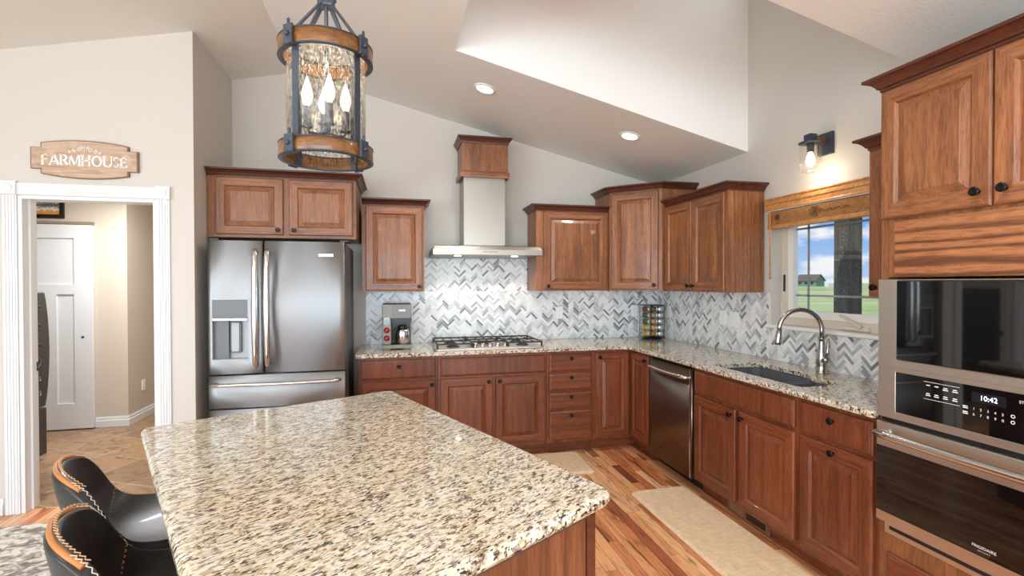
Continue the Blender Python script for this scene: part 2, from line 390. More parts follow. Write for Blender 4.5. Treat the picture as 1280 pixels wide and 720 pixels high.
def stone():
    m = mat('brown_stone_tile', lin(160, 130, 100), .3); t = NT(m); v = t.coord(rot=(0, 0, math.radians(28)), rnd=False)
    bk = t.n('TexBrick'); bk.offset = 0; bk.inputs['Scale'].default_value = 1; bk.inputs['Brick Width'].default_value = .42; bk.inputs['Row Height'].default_value = .42; bk.inputs['Mortar Size'].default_value = .005
    bk.inputs['Color1'].default_value = lin(178, 142, 106); bk.inputs['Color2'].default_value = lin(150, 120, 92); bk.inputs['Mortar'].default_value = lin(196, 178, 156); t.l(v, bk.inputs['Vector'])
    n = t.noise(v, 7, 6, .65, 1.6); c = t.mix(.9, bk.outputs['Color'], t.ramp(n, [(.3, lin(140, 112, 92)), (.5, W(.92)), (.7, lin(255, 236, 210))]), 'MULTIPLY')
    t.base(c); return m
stone_m = stone()
def matmat():
    m = mat('tan_woven_mat', lin(208, 178, 140), .6); t = NT(m); v = t.coord(rnd=False)
    w = t.n('TexChecker'); w.inputs['Scale'].default_value = 140; t.l(v, w.inputs['Vector'])
    n = t.noise(t.coord((1, .3, 1)), 60, 3); n2 = t.noise(t.coord((.3, 1, 1)), 60, 3)
    c = t.ramp(n, [(.3, lin(212, 182, 146)), (.7, lin(236, 212, 178))]); c = t.mix(.5, c, t.ramp(n2, [(.3, lin(212, 182, 146)), (.7, lin(238, 216, 184))]))
    t.base(c); t.bump(w.outputs['Fac'], .15, .001); return m
mat_m = matmat()
def rugmat():
    m = mat('distressed_grey_rug', lin(200, 195, 185), .95, spec=.1); t = NT(m); v = t.coord(rnd=False)
    n = t.noise(t.coord((1, 1.6, 1), (0, 0, .5), rnd=False), 11, 4, .6, 1.2); n2 = t.noise(v, 160, 2)
    c = t.ramp(n, [(.44, lin(216, 210, 200)), (.53, lin(160, 152, 144)), (.62, lin(124, 116, 110))]); c = t.mix(.35, c, t.ramp(n2, [(.3, W(.7)), (.7, W(1.1))]), 'MULTIPLY')
    t.base(c); t.bump(n2, .5, .006); return m
rug_m = rugmat()
def signwood():
    m = mat('whitewashed_sign_wood', lin(226, 202, 182), .6); t = NT(m); v = t.coord((.12, 1, 1), rnd=False)
    n = t.noise(v, 40, 5, .6, .8); n2 = t.noise(t.coord(rnd=False), 14, 4)
    c = t.ramp(n, [(.3, lin(166, 138, 114)), (.55, lin(192, 164, 140)), (.75, lin(210, 188, 168))]); c = t.mix(t.ramp(n2, [(.56, W(0)), (.66, W(.6))]), c, lin(206, 186, 168))
    t.base(c); return m
sign_m = signwood(); sign_edge = mat('sign_dark_edge', lin(138, 108, 86), .7)
def fieldmat():
    m = mat('grass_field', lin(120, 150, 70), .9, spec=.1); t = NT(m); v = t.coord((.02, .25, 1), (0, 0, .55), rnd=False)
    n = t.noise(v, 1.1, 5, .6); c = t.ramp(n, [(.3, lin(136, 164, 92)), (.5, lin(176, 190, 120)), (.62, lin(206, 200, 160)), (.75, lin(150, 172, 100))])
    n2 = t.noise(t.coord(rnd=False), 3, 5, .7); c = t.mix(.4, c, t.ramp(n2, [(.3, W(.7)), (.7, W(1.15))]), 'MULTIPLY'); t.base(c); return m
field_m = fieldmat()
def postmat():
    m = mat('weathered_dark_post', lin(72, 62, 50), .85); t = NT(m); n = t.noise(t.coord(), 55, 2, .5)
    g = t.noise(t.coord((1, 1, .06)), 40, 4); c = t.ramp(g, [(.3, lin(52, 45, 36)), (.7, lin(94, 82, 66))]); c = t.mix(t.ramp(n, [(.68, W(0)), (.70, W(1))]), c, lin(196, 186, 170)); t.base(c); return m
post_m = postmat()
def artmat():
    m = mat('farm_print', lin(230, 225, 215), .6); t = NT(m); v = t.coord(rnd=False); sp = t.n('SeparateXYZ'); t.l(v, sp.inputs[0])
    n = t.noise(v, 30, 3, .6); a = t.n('Math', operation='MULTIPLY_ADD'); t.l(n, a.inputs[0]); a.inputs[1].default_value = .10; t.l(sp.outputs['Z'], a.inputs[2])
    c = t.ramp(a.outputs[0], [(0, lin(196, 138, 60)), (.085, lin(210, 150, 70)), (.10, lin(236, 232, 224)), (.15, lin(60, 56, 50)), (.2, lin(236, 232, 226))], 'LINEAR'); t.base(c); return m

# ================================================================== SETTING
CZ = lambda x: 2.46 - .24 * x if x >= -3.45 else 3.288 + .22 * (x + 3.45)      # ceiling height
XW, YS, YSIGN, XP = -6.9, -9.0, -.82, -3.955
# floor: planks run north-south
bm = B()
box(bm, XW, 0, YS, -.70, -.06, -.004, 1)
x = XW
while x < -.02:
    w = .064; y = YS + random.uniform(-1, 0)
    while y < -.0:
        ln = random.choice((.35, .5, .7, .9, 1.1, 1.3)); y0 = max(y, YS); y1 = min(y + ln, -.76 if x < XP - .07 else -.002)
        if y1 > y0 + .02:
            g = .0007
            vs = [bm.verts.new(p) for p in ((x + g, y0 + g, 0), (min(x + w, 0) - g, y0 + g, 0), (min(x + w, 0) - g, y1 - g, 0), (x + g, y1 - g, 0))]
            bm.faces.new(vs)
        y += ln
    x += w
box(bm, XP - .1, 0, -.70, .0, -.06, -.004, 1)
struct('floor', bm, [plank_m, dark_line])
bm = B(); box(bm, XW, -4.075, -.76, 3.1, -.05, -.001); struct('floor_laundry', bm, stone_m)
# walls
def gable(x0, x1):
    pts = [(x0, CZ(x0))] + ([(-3.45, CZ(-3.45))] if x0 < -3.45 < x1 else []) + [(x1, CZ(x1))]
    return [(x0, 0), (x1, 0)] + pts[::-1]
bm = B(); prism(bm, gable(XP - .12, .15), 0, .12, 'xz'); struct('wall_north', bm, wall_m)
DOOR = (-4.945, -4.18, 2.025)
bm = B()
out = gable(XW, XP); out = out[:1] + [(DOOR[0], 0), (DOOR[0], DOOR[2]), (DOOR[1], DOOR[2]), (DOOR[1], 0)] + out[1:]; holed(bm, out, [], YSIGN, YSIGN + .12, 'xz'); struct('wall_pantry', bm, wall_m)
bm = B(); prism(bm, gable(XP - .12, XP), YSIGN + .12, 0, 'xz'); struct('wall_alcove', bm, wall_m)
WIN = (-2.585, -1.585, 1.165, 2.045)      # y0,y1,z0,z1 of the window opening
YD0, YD1, ZT = -2.725, -1.335, 4.4
bm = B()
eo = [(YS, 0), (.12, 0), (.12, 2.46), (YD1, 2.46), (YD1, ZT), (YD0, ZT), (YD0, 2.46), (YS, 2.46)]
holed(bm, eo, [[(WIN[0], WIN[2]), (WIN[1], WIN[2]), (WIN[1], WIN[3]), (WIN[0], WIN[3])], [(-2.55, 3.75), (-1.51, 3.75), (-1.51, 4.3), (-2.55, 4.3)]], 0, .15, 'yz'); struct('wall_east', bm, wall_m)
# far walls of the great room, with window openings added for the fill lamps
bm = B(); g = gable(XW, .15)
holed(bm, g, [[(-6.2, .45), (-.6, .45), (-.6, 2.4), (-6.2, 2.4)]], YS - .12, YS, 'xz'); struct('wall_south', bm, wall_m)
bm = B(); holed(bm, [(YS, 0), (.1, 0), (.1, CZ(XW)), (YS, CZ(XW))], [[(-8.3, .45), (-3.9, .45), (-3.9, 2.25), (-8.3, 2.25)]], XW - .12, XW, 'yz'); struct('wall_west', bm, wall_m)
for nm, ax, (a0, a1), (z0, z1), p in (('window_2', 'x', (-6.2, -.6), (.45, 2.4), YS), ('window_3', 'y', (-8.3, -3.9), (.45, 2.25), XW)):
    bm = B(); n = 4
    for i in range(n + 1):
        c = a0 + (a1 - a0) * i / n; c = min(max(c, a0 + .03), a1 - .03)
        if ax == 'x': box(bm, c - .03, c + .03, p - .09, p - .03, z0, z1)
        else: box(bm, p - .09, p - .03, c - .03, c + .03, z0, z1)
    for z in (z0, z1 - .06):
        if ax == 'x': box(bm, a0, a1, p - .09, p - .03, z, z + .06)
        else: box(bm, p - .09, p - .03, a0, a1, z, z + .06)
    struct(nm, bm, white_m)
# ceiling: west slope, east slope with the well, and the well itself
XD = -2.23; ZD = CZ(XD)
bm = B()
prism(bm, [(XW - .1, CZ(XW) - .022), (-3.45, CZ(-3.45)), (-3.45, CZ(-3.45) + .1), (XW - .1, CZ(XW) + .08)], YS - .1, .12, 'xz')
holed(bm, [(-3.45, YS - .1), (.15, YS - .1), (.15, .12), (-3.45, .12)], [[(.006, YD0), (.006, YD1), (XD, YD1), (XD, YD0)]],
      lambda p: CZ(p[0]), lambda p: CZ(p[0]) + .1, 'xy')
struct('ceiling', bm, ceil_m)
for nm, (ya, yb) in (('wall_dormer_north', (YD1 - .002, YD1 + .1)), ('wall_dormer_south', (YD0 - .1, YD0 + .002))):   # cheeks of the dormer shaft
    bm = B(); prism(bm, [(0, 2.4615), (0, ZT), (XD - .002, ZT), (XD - .002, ZD + .0015)], ya, yb, 'xz'); bmesh.ops.recalc_face_normals(bm, faces=bm.faces); struct(nm, bm, well_m)
bm = B(); box(bm, XD - .1, XD + .002, YD0, YD1, ZD + .05, ZT); struct('wall_dormer_west', bm, well_m)
bm = B(); box(bm, XD - .1, .15, YD0 - .1, YD1 + .1, ZT, ZT + .08); struct('ceiling_dormer', bm, well_m)
bm = B(); y0, y1, z0, z1 = -2.55, -1.51, 3.75, 4.3
for a in ((y0, y1, z0, z0 + .05), (y0, y1, z1 - .05, z1), (y0, y0 + .05, z0 + .05, z1 - .05), (y1 - .05, y1, z0 + .05, z1 - .05), (-2.05, -2.01, z0 + .05, z1 - .05)): box(bm, .07, .12, *a)
struct('window_4', bm, sill_m)
# laundry room beyond the doorway
bm = B(); box(bm, XW, -5.31, 1.25, 3.1, 0, 2.44); struct('wall_laundry_back', bm, tan_m)
bm = B(); box(bm, -5.31, -4.0, 3.0, 3.1, 0, 2.44); struct('wall_laundry_far', bm, tan_m)
bm = B(); box(bm, -4.075, -3.98, .12, 3.0, 0, 2.44); struct('wall_laundry_side', bm, tan_m)
bm = B(); box(bm, XW - .1, -3.98, YSIGN + .12, 3.1, 2.44, 2.5); struct('ceiling_laundry', bm, ceil_m)
bm = B(); box(bm, XW - .1, XW, .1, 1.3, 0, 2.44); struct('wall_laundry_left', bm, tan_m)

def baseboard(name, path, h=.105):
    bm = B(); sweep(bm, path, [(0, .001), (.014, .001), (.014, h * .62), (.009, h * .70), (.009, h * .84), (.004, h), (0, h)]); struct(name, bm, white_m)
baseboard('baseboard_laundry', [(-5.595, 1.25), (-5.31, 1.25), (-5.31, 3.0)])
baseboard('baseboard_pantry', [(XW, YSIGN), (-5.042, YSIGN)])

# fluted door casing with rosette blocks, and the jamb
def casing(name, x0, x1, z0, z1, vertical):
    bm = B(); n = 4; y0 = YSIGN - .018
    box(bm, x0, x1, y0 + .004, YSIGN, z0, z1)
    for i in range(n):
        if vertical:
            a = x0 + .006 + (x1 - x0 - .012) * i / n; box(bm, a + .002, a + (x1 - x0 - .012) / n - .003, y0, y0 + .005, z0, z1)
        else:
            a = z0 + .006 + (z1 - z0 - .012) * i / n; box(bm, x0, x1, y0, y0 + .005, a + .002, a + (z1 - z0 - .012) / n - .003)
    return struct(name, bm, white_m, bevel=.0015)
CW = .078
casing('trim_1', DOOR[0] - CW - .005, DOOR[0] - .005, .001, DOOR[2] + .005, True)
casing('trim_2', DOOR[1] + .005, DOOR[1] + CW + .005, .001, DOOR[2] + .005, True)
casing('trim_3', DOOR[0] - .005, DOOR[1] + .005, DOOR[2] + .006, DOOR[2] + CW + .004, False)
for i, xa in enumerate((DOOR[0] - CW - .009, DOOR[1] + .004)):
    bm = B(); box(bm, xa, xa + CW + .006, YSIGN - .026, YSIGN, DOOR[2] + .0055, DOOR[2] + .012 + CW)
    c = (xa + CW / 2 + .003, YSIGN - .026, DOOR[2] + .009 + CW / 2)
    lathe(bm, [(.026, 0), (.026, -.004), (.021, -.006), (.017, -.002), (.012, -.002), (.008, -.006), (0, -.007)], 20, c, 'y'); struct('trim_%d' % (4 + i), bm, white_m)
bm = B()
box(bm, DOOR[0] - .004, DOOR[0] + .018, YSIGN - .005, YSIGN + .125, .001, DOOR[2]); box(bm, DOOR[1] - .018, DOOR[1] + .004, YSIGN - .005, YSIGN + .125, .001, DOOR[2])
box(bm, DOOR[0] + .0181, DOOR[1] - .0181, YSIGN - .005, YSIGN + .125, DOOR[2] - .018, DOOR[2] + .004)
box(bm, DOOR[0] + .018, DOOR[0] + .03, YSIGN + .05, YSIGN + .09, .001, DOOR[2] - .018); box(bm, DOOR[1] - .03, DOOR[1] - .018, YSIGN + .05, YSIGN + .09, .001, DOOR[2] - .018)
j = struct('trim_6', bm, white_m)
bm = B(); box(bm, DOOR[0] + .018, DOOR[0] + .0195, YSIGN + .10, YSIGN + .122, .89, .95); obj('strike_plate', bm, iron, j)

# white panel door in the laundry back wall
bm = B(); dx0, dx1 = -6.36, -5.60
holed(bm, [(dx0, .012), (dx1, .012), (dx1, 2.055), (dx0, 2.055)],
      [[(dx0 + .14, 1.46), (dx1 - .15, 1.46), (dx1 - .15, 1.92), (dx0 + .14, 1.92)], [(dx0 + .14, .266), (-6.03, .266), (-6.03, 1.36), (dx0 + .14, 1.36)], [(-5.90, .266), (-5.753, .266), (-5.753, 1.36), (-5.90, 1.36)]],
      1.205, 1.242, 'xz')
box(bm, dx0 + .02, dx1 - .02, 1.22, 1.24, .02, 2.04)
d1 = struct('door_1', bm, white_m)
bm = B(); lathe(bm, [(0, 0), (.012, 0), (.012, -.004), (0, -.004)], 16, (-5.68, 1.205, .93), 'y'); obj('finger_pull', bm, iron, d1)
bm = B(); box(bm, dx0 - .06, dx1 + .01, 1.215, 1.249, 2.062, 2.088); obj('sliding_track', bm, mat('tan_track', lin(150, 132, 110), .5), d1)

# herringbone marble backsplash
def herring(u0, u1, v0, v1, Wd=.0189, n=4):
    L_ = n * Wd; polys = []; s = math.sqrt(.5); g = .0009
    def clip(P, f):
        out = []
        for i in range(len(P)):
            a, b = P[i], P[(i + 1) % len(P)]; fa, fb = f(a), f(b)
            if fa >= 0: out.append(a)
            if (fa >= 0) != (fb >= 0):
                t = fa / (fa - fb); out.append((a[0] + t * (b[0] - a[0]), a[1] + t * (b[1] - a[1])))
        return out
    # v1 (1,1) -> straight up, v2 (n,-n) -> sideways after 45 deg rotation
    stepv = Wd * math.sqrt(2); steph = n * Wd * math.sqrt(2)
    for i in range(int(u0 / steph) - 2, int(u1 / steph) + 3):
        for j in range(int(v0 / stepv) - 5, int(v1 / stepv) + 6):
            ou, ov = i * steph, j * stepv
            for (a0, a1, b0, b1) in ((0, n, 0, 1), (0, 1, 1, 1 + n)):
                P = [(a0 * Wd + g, b0 * Wd + g), (a1 * Wd - g, b0 * Wd + g), (a1 * Wd - g, b1 * Wd - g), (a0 * Wd + g, b1 * Wd - g)]
                P = [(ou + (p - q) * s, ov + (p + q) * s) for p, q in P]
                for f in (lambda p: p[0] - u0, lambda p: u1 - p[0], lambda p: p[1] - v0, lambda p: v1 - p[1]):
                    P = clip(P, f)
                    if len(P) < 3: break
                if len(P) >= 3: polys.append(P)
    return polys
def splash(name, rects, place):
    bm = B()
    for (u0, u1, v0, v1) in rects:
        for k, (p, q) in enumerate((((u0, v0), (u1, v1)),)):
            c = [place(u, v, d) for d in (0, .006) for u, v in ((p[0], p[1]), (q[0], p[1]), (q[0], q[1]), (p[0], q[1]))]
            vs = [bm.verts.new(x) for x in c]
            for f in ((4, 5, 6, 7), (0, 1, 5, 4), (1, 2, 6, 5), (2, 3, 7, 6), (3, 0, 4, 7), (3, 2, 1, 0)): bm.faces.new([vs[i] for i in f]).material_index = 1
        for P in herring(u0, u1, v0, v1):
            f0 = [bm.verts.new(place(u, v, .0085)) for u, v in P]; f1 = [bm.verts.new(place(u, v, .0055)) for u, v in P]
            try:
                bm.faces.new(f0)
                for i in range(len(P)): bm.faces.new([f1[i], f1[(i + 1) % len(P)], f0[(i + 1) % len(P)], f0[i]])
            except ValueError: pass
    bmesh.ops.recalc_face_normals(bm, faces=bm.faces)
    o = struct(name, bm, [tile_m, grout_m]); return o
splash('trim_7', [(-2.88, -.009, .9155, 1.389), (-2.372, -1.387, 1.389, 1.695)], lambda u, v, d: (u, -d, v))
splash('trim_8', [(0.0, 1.568, .9155, 1.389), (1.568, 2.903, .9155, 1.14)], lambda u, v, d: (-d, -u, v))
bm = B(); box(bm, -.0095, -.0005, -1.572, -1.569, 1.165, 1.391); box(bm, -.0095, -.0005, -1.572, 0, 1.3895, 1.3915); struct('trim_9', bm, white_m)

# ================================================================== window, blind, outdoors
bm = B(); y0, y1, z0, z1 = WIN
for a in ((y0, y1, z0, z0 + .055), (y0, y1, z1 - .055, z1), (y0, y0 + .05, z0 + .055, z1 - .055), (y1 - .05, y1, z0 + .055, z1 - .055)): box(bm, .085, .145, a[0], a[1], a[2], a[3])
w1 = struct('window_1', bm, vinyl_m, bevel=.003)
bm = B(); i0, i1, k0, k1 = y0 + .05, y1 - .05, z0 + .055, z1 - .055
for a in ((i0, i1, k0, k0 + .05), (i0, i1, k1 - .05, k1), (i0, i0 + .045, k0 + .05, k1 - .05), (i1 - .045, i1, k0 + .05, k1 - .05)): box(bm, .092, .135, a[0], a[1], a[2], a[3])
obj('sash', bm, sill_m, w1, bevel=.003)
g0, g1, h0, h1 = i0 + .045, i1 - .045, k0 + .05, k1 - .05
bm = B(); box(bm, .112, .118, g0 - .005, g1 + .005, h0 - .005, h1 + .005); obj('pane', bm, pane_m, w1)
bm = B(); mt = mat('grey_muntin', lin(150, 152, 150), .4, .2)
for yy in (g1 - .105, g0 + .105): box(bm, .1185, .124, yy - .007, yy + .007, h0, h1)
for zz in (h0 + .105, h1 - .105): box(bm, .1185, .124, g0, g1, zz - .007, zz + .007)
obj('muntin', bm, mt, w1)
bm = B(); box(bm, .07, .088, -2.27, -2.08, z0 + .008, z0 + .03); tube(bm, [(.07, -2.22, z0 + .03), (.055, -2.19, z0 + .05), (.05, -2.14, z0 + .075), (.05, -2.09, z0 + .095)], [.012, .011, .009, .008], 8)
obj('crank', bm, vinyl_m, w1, bevel=.003)
bm = B(); box(bm, .08, .09, y1 - .035, y1 - .02, 1.40, 1.52); obj('latch', bm, iron, w1)
bm = B(); box(bm, .068, .086, y1 - .045, y1 - .005, 1.20, 1.32); obj('lock_lever', bm, vinyl_m, w1, bevel=.004)
bm = B(); box(bm, -.022, .085, y0 - .02, y1 + .03, z0 - .022, z0 + .0005); obj('sill', bm, sill_m, w1, bevel=.004)
# blind
bl = thing('window_blind', 'raised honey wood blind and valance above the sink window', 'blind', (0, 0, 0))
bm = B(); sweep(bm, [(-.001, y1 + .012), (-.001, y0 - .002)], [(.0, 1.968), (.052, 1.968), (.052, 1.975), (.047, 1.983), (.047, 2.008), (.053, 2.014), (.053, 2.03), (.047, 2.036), (.05, 2.044), (.056, 2.047), (.056, 2.054), (.0, 2.054)])
obj('valance', bm, honey, bl)
bm = B()
for i in range(13): box(bm, -.046, -.004, y0 + .012, y1 - .012, 1.868 + i * .0068, 1.868 + i * .0068 + .0045)
obj('slat_stack', bm, honey, bl)
bm = B(); box(bm, -.046, -.003, y0 + .012, y1 - .012, 1.962, 1.9675); obj('head_rail', bm, white_m, bl)
bm = B(); box(bm, -.05, -.002, y0 + .01, y1 - .01, 1.838, 1.866); obj('bottom_rail', bm, honey, bl, bevel=.004)
bm = B(); tube(bm, [(-.058, y1 - .05, 1.966), (-.058, y1 - .05, 1.52)], .0045, 8); tube(bm, [(-.058, y1 - .05, 1.53), (-.058, y1 - .05, 1.49)], .006, 8); obj('tilt_wand', bm, honey, bl)
vine_m = mat('dark_brown_vine', lin(96, 64, 40), .7)
for (yc, zc, sc, n) in ((-1.69, 1.915, .026, 9), (-2.0, 1.915, .045, 8)):
    bm = B()
    for i in range(n):
        a = 2 * PI * i / n; pts = []
        for k in range(7): pts.append((-.0485, yc + sc * math.cos(a + k * .35) * k / 6, zc + .8 * sc * math.sin(a + k * .35) * k / 6))
        tube(bm, pts, .0022, 5)
    obj('leaf_motif', bm, vine_m, bl)
bm = B(); pts = [(-.0485, -2.04 - .2 * k / 20, 1.912 + .007 * math.sin(k * 1.1)) for k in range(21)]; tube(bm, pts, .0022, 5)
obj('vine_motif', bm, vine_m, bl)
# outdoors
bm = B(); box(bm, .6, 900, -700, 900, -.8, -.6); struct('ground', bm, field_m)
bm = B(); box(bm, -.092, .092, -.092, .092, 0, 3.4); o = obj('porch_post', bm, post_m, None, bevel=.006, loc=(2.2, -.19, -.6)); tag(o, 'weathered dark wooden porch post standing outside the kitchen window', 'post')
hs = thing('house', 'small green farmhouse far off in the field outside the window', 'house', (200, 201, -.6), math.radians(15))
gm = mat('green_siding', lin(104, 148, 128), .7); rm = mat('brown_roof', lin(104, 92, 82), .8)
bm = B(); prism(bm, [(-5, 0), (5, 0), (5, 3.0), (-5, 3.0)], -3.5, 3.5, 'yz'); prism(bm, [(-3.5, 3), (3.5, 3), (0, 5.6)], -5, -4.9, 'xz'); prism(bm, [(-3.5, 3), (3.5, 3), (0, 5.6)], 4.9, 5, 'xz'); obj('wall', bm, gm, hs)
bm = B(); prism(bm, [(-4.1, 2.6), (0, 5.7), (4.1, 2.6), (4.1, 2.9), (0, 6.0), (-4.1, 2.9)], -5.5, 5.5, 'xz'); obj('roof', bm, rm, hs)
for yy in (-3, 0, 3):
    bm = B(); box(bm, -3.56, -3.5, yy - .6, yy + .6, 1.0, 2.3); obj('window', bm, mat('dark_house_window', lin(50, 60, 66), .2), hs)
bm = B(); box(bm, -1.5, 1.5, -1, 1, 0, 1.6); o = obj('shed', bm, white_m, loc=(196, 186, -.6)); tag(o, 'tiny white shed beside the green farmhouse outside the window', 'shed')

# ================================================================== CABINETS
def panel_door(x0, x1, z0, z1, yf, t=.02, fr=.058):
    """raised-panel door, back at y=yf, front towards -y; slot 0 vertical grain, slot 1 rails"""
    bm = B()
    def ring(i, y): return [(x0 + i, y, z0 + i), (x1 - i, y, z0 + i), (x1 - i, y, z1 - i), (x0 + i, y, z1 - i)]
    R = [ring(0, yf), ring(0, yf - t + .006), ring(.003, yf - t + .002), ring(.007, yf - t), ring(fr, yf - t), ring(fr + .004, yf - t + .004), ring(fr + .010, yf - t + .011),
         ring(fr + .014, yf - t + .011), ring(fr + .038, yf - t + .003), ring(fr + .041, yf - t + .0015)]
    rings_loft(bm, R, True, True, lambda k, i: 1 if (k < 6 and i in (0, 2)) else 0)
    bmesh.ops.recalc_face_normals(bm, faces=bm.faces); return bm
def slab_front(x0, x1, z0, z1, yf, t=.02):
    bm = B()
    def ring(i, y): return [(x0 + i, y, z0 + i), (x1 - i, y, z0 + i), (x1 - i, y, z1 - i), (x0 + i, y, z1 - i)]
    rings_loft(bm, [ring(0, yf), ring(0, yf - t + .008), ring(.004, yf - t + .004), ring(.012, yf - t + .002), ring(.014, yf - t), ring(.018, yf - t)])
    bmesh.ops.recalc_face_normals(bm, faces=bm.faces); return bm
KN = None
def knob(parent, x, y, z):
    global KN
    if KN is None:
        bm = B(); lathe(bm, [(.0, 0), (.008, 0), (.006, -.006), (.006, -.012), (.014, -.017), (.0165, -.021), (.0165, -.024), (.0125, -.027), (.011, -.0262), (.0, -.0275)], 18, (0, 0, 0), 'y')
        KN = obj('knob', bm, knob_m, parent, loc=(x, y, z)); return KN
    return like(KN, parent, (x, y, z), (0, 0, 0), 'knob')
def add_door(root, x0, x1, z0, z1, yf, mats, k=None, name='door'):
    d = obj(name, panel_door(x0, x1, z0, z1, yf), mats, root)
    if k: knob(d, k[0], yf - .0195, k[1])
    return d
def add_drawer(root, x0, x1, z0, z1, yf, mats, k=True, name='drawer'):
    d = obj(name, slab_front(x0, x1, z0, z1, yf), mats, root)
    if k: knob(d, (x0 + x1) / 2, yf - .0195, (z0 + z1) / 2 + .025)
    return d
CH = [cher_v, cher_h]; OK = [wood_v, wood_h]
D = -.60          # face-frame plane of the base units
def base_box(root, x0, x1, yb=-.012, hole=None):
    """carcass with a toe-kick recess"""
    bm = B()
    if hole:      # open-topped carcass (for the sink)
        q = lambda i, z: [(x0 + i, D + i, z), (x1 - i, D + i, z), (x1 - i, yb - i, z), (x0 + i, yb - i, z)]
        rings_loft(bm, [q(0, .10), q(0, .884), q(.018, .884), q(.018, .12)]); bmesh.ops.recalc_face_normals(bm, faces=bm.faces)
    else: box(bm, x0, x1, D, yb, .10, .884)
    o = obj('carcass', bm, CH[0], root)
    bm = B(); box(bm, x0, x1, D + .07, yb, .002, .0995); obj('toe_kick', bm, CH[1], root)
    return o
# north run
u = thing('base_cabinet', 'reddish base cabinet with one drawer over one door, beside the fridge', 'cabinet', (-2.905, 0, 0)); w = .612
base_box(u, 0, w); add_drawer(u, .018, w - .018, .712, .858, D, CH); add_door(u, .018, w - .018, .125, .690, D, CH, (w - .05, .655))
u = thing('base_cabinet', 'wide reddish base cabinet with two doors under the gas cooktop', 'cabinet', (-2.291, 0, 0)); w = .914
base_box(u, 0, w); add_drawer(u, .018, w - .018, .712, .858, D, CH, False, 'false_front')
add_door(u, .018, w / 2 - .012, .125, .690, D, CH, (w / 2 - .045, .655)); add_door(u, w / 2 + .012, w - .018, .125, .690, D, CH, (w / 2 + .045, .655))
u = thing('drawer_base_cabinet', 'reddish base cabinet with a stack of four drawers, right of the cooktop', 'cabinet', (-1.375, 0, 0)); w = .422
base_box(u, 0, w)
for a, b in ((.712, .858), (.548, .694), (.392, .530), (.125, .372)):
    d = obj('drawer', slab_front(.018, w - .022, a, b, D), CH[1], u); knob(d, w / 2 - .002, D - .0195, b - .035)
# corner unit (L-shaped)
u = thing('corner_base_cabinet', 'reddish L-shaped corner base cabinet with two narrow doors meeting inward', 'cabinet', (0, 0, 0))
bm = B(); prism(bm, [(-.951, -.012), (-.951, D), (D, D), (D, -.951), (-.012, -.951), (-.012, -.012)][::-1], .10, .884); obj('carcass', bm, CH[0], u)
bm = B(); prism(bm, [(-.951, -.012), (-.951, D + .07), (D + .07, D + .07), (D + .07, -.951), (-.012, -.951), (-.012, -.012)][::-1], .002, .0995); obj('toe_kick', bm, CH[1], u)
d = obj('door', panel_door(-.94, -.628, .125, .858, D, fr=.052), CH, u); knob(d, -.905, D - .0195, .82)
bm = panel_door(.628, .940, .125, .858, D, fr=.052); d = obj('door', bm, CH, u, rot=(0, 0, -PI / 2)); knob(d, .905, D - .0195, .82)
# east run: local x runs south along the wall
def east(y): return dict(loc=(0, y, 0), rz=-PI / 2)
u = thing('sink_base_cabinet', 'oak base cabinet with false front and two doors below the sink', 'cabinet', **east(-1.556)); w = .908
base_box(u, 0, w, hole=True); add_drawer(u, .018, w - .018, .712, .858, D, CH, False, 'false_front')
add_door(u, .018, w / 2 - .018, .125, .690, D, CH, (w / 2 - .05, .655)); add_door(u, w / 2 + .018, w - .018, .125, .690, D, CH, (w / 2 + .05, .655))
vt = obj('floor_vent', (lambda bm: (box(bm, .27, .63, D + .058, D + .0695, .004, .096), bm)[1])(B()), mat('bronze_vent_frame', lin(132, 98, 72), .45, .2), u)
bm = B(); box(bm, .295, .42, D + .056, D + .0578, .02, .08); obj('vent_blank', bm, mat('tan_vent', lin(150, 110, 80), .5), vt)
bm = B(); box(bm, .45, .605, D + .0565, D + .0578, .022, .08, 0)
for i in range(11): box(bm, .453 + i * .0142, .458 + i * .0142, D + .053, D + .0565, .022, .08, 1)
box(bm, .45, .605, D + .053, D + .0565, .049, .053, 1)
obj('vent_grille', bm, [dark_line, mat('bronze_vent', lin(92, 70, 54), .4, .4)], vt)
u = thing('base_cabinet', 'oak base cabinet with drawer over tilt-out door, beside the wall oven tower', 'cabinet', **east(-2.466)); w = .437
base_box(u, 0, w); add_drawer(u, .018, w - .026, .712, .858, D, CH); add_door(u, .018, w - .026, .125, .690, D, CH, (w / 2, .66))
# tall oven tower
u = thing('oven_tower_cabinet', 'tall oak cabinet tower around the wall oven with crown moulding', 'cabinet', **east(-2.907)); w = .815; DT = -.61
bm = B(); box(bm, 0, .02, DT + .02, -.012, .0, 2.275); box(bm, w - .02, w, DT + .02, -.012, 0, 2.275); box(bm, .02, w - .02, DT + .02, -.012, 1.50, 2.275); box(bm, .02, w - .02, DT + .02, -.012, .10, .43)
box(bm, 0, .032, DT, DT + .02, .0, 2.275); box(bm, w - .032, w, DT, DT + .02, 0, 2.275); box(bm, .032, w - .032, DT, DT + .02, .10, .43); box(bm, .032, w - .032, DT, DT + .02, 1.486, 2.275); box(bm, .02, w - .02, -.03, -.012, .43, 1.5)
obj('carcass', bm, OK[0], u)
bm = B(); box(bm, .06, w - .06, DT - .004, DT - .0005, 1.488, 1.715); obj('filler_panel', bm, figured, u)
for a in (.04, w - .06):
    bm = B(); box(bm, a, a + .02, DT - .006, DT - .0005, 1.486, 1.72); obj('filler_strip', bm, wood_v, u)
add_door(u, .008, w / 2 - .003, 1.728, 2.262, DT, OK, (w / 2 - .04, 1.782)); add_door(u, w / 2 + .003, w - .008, 1.728, 2.262, DT, OK, (w / 2 + .04, 1.782))
d = add_drawer(u, .04, w - .04, .115, .335, DT, [cher_h], True)
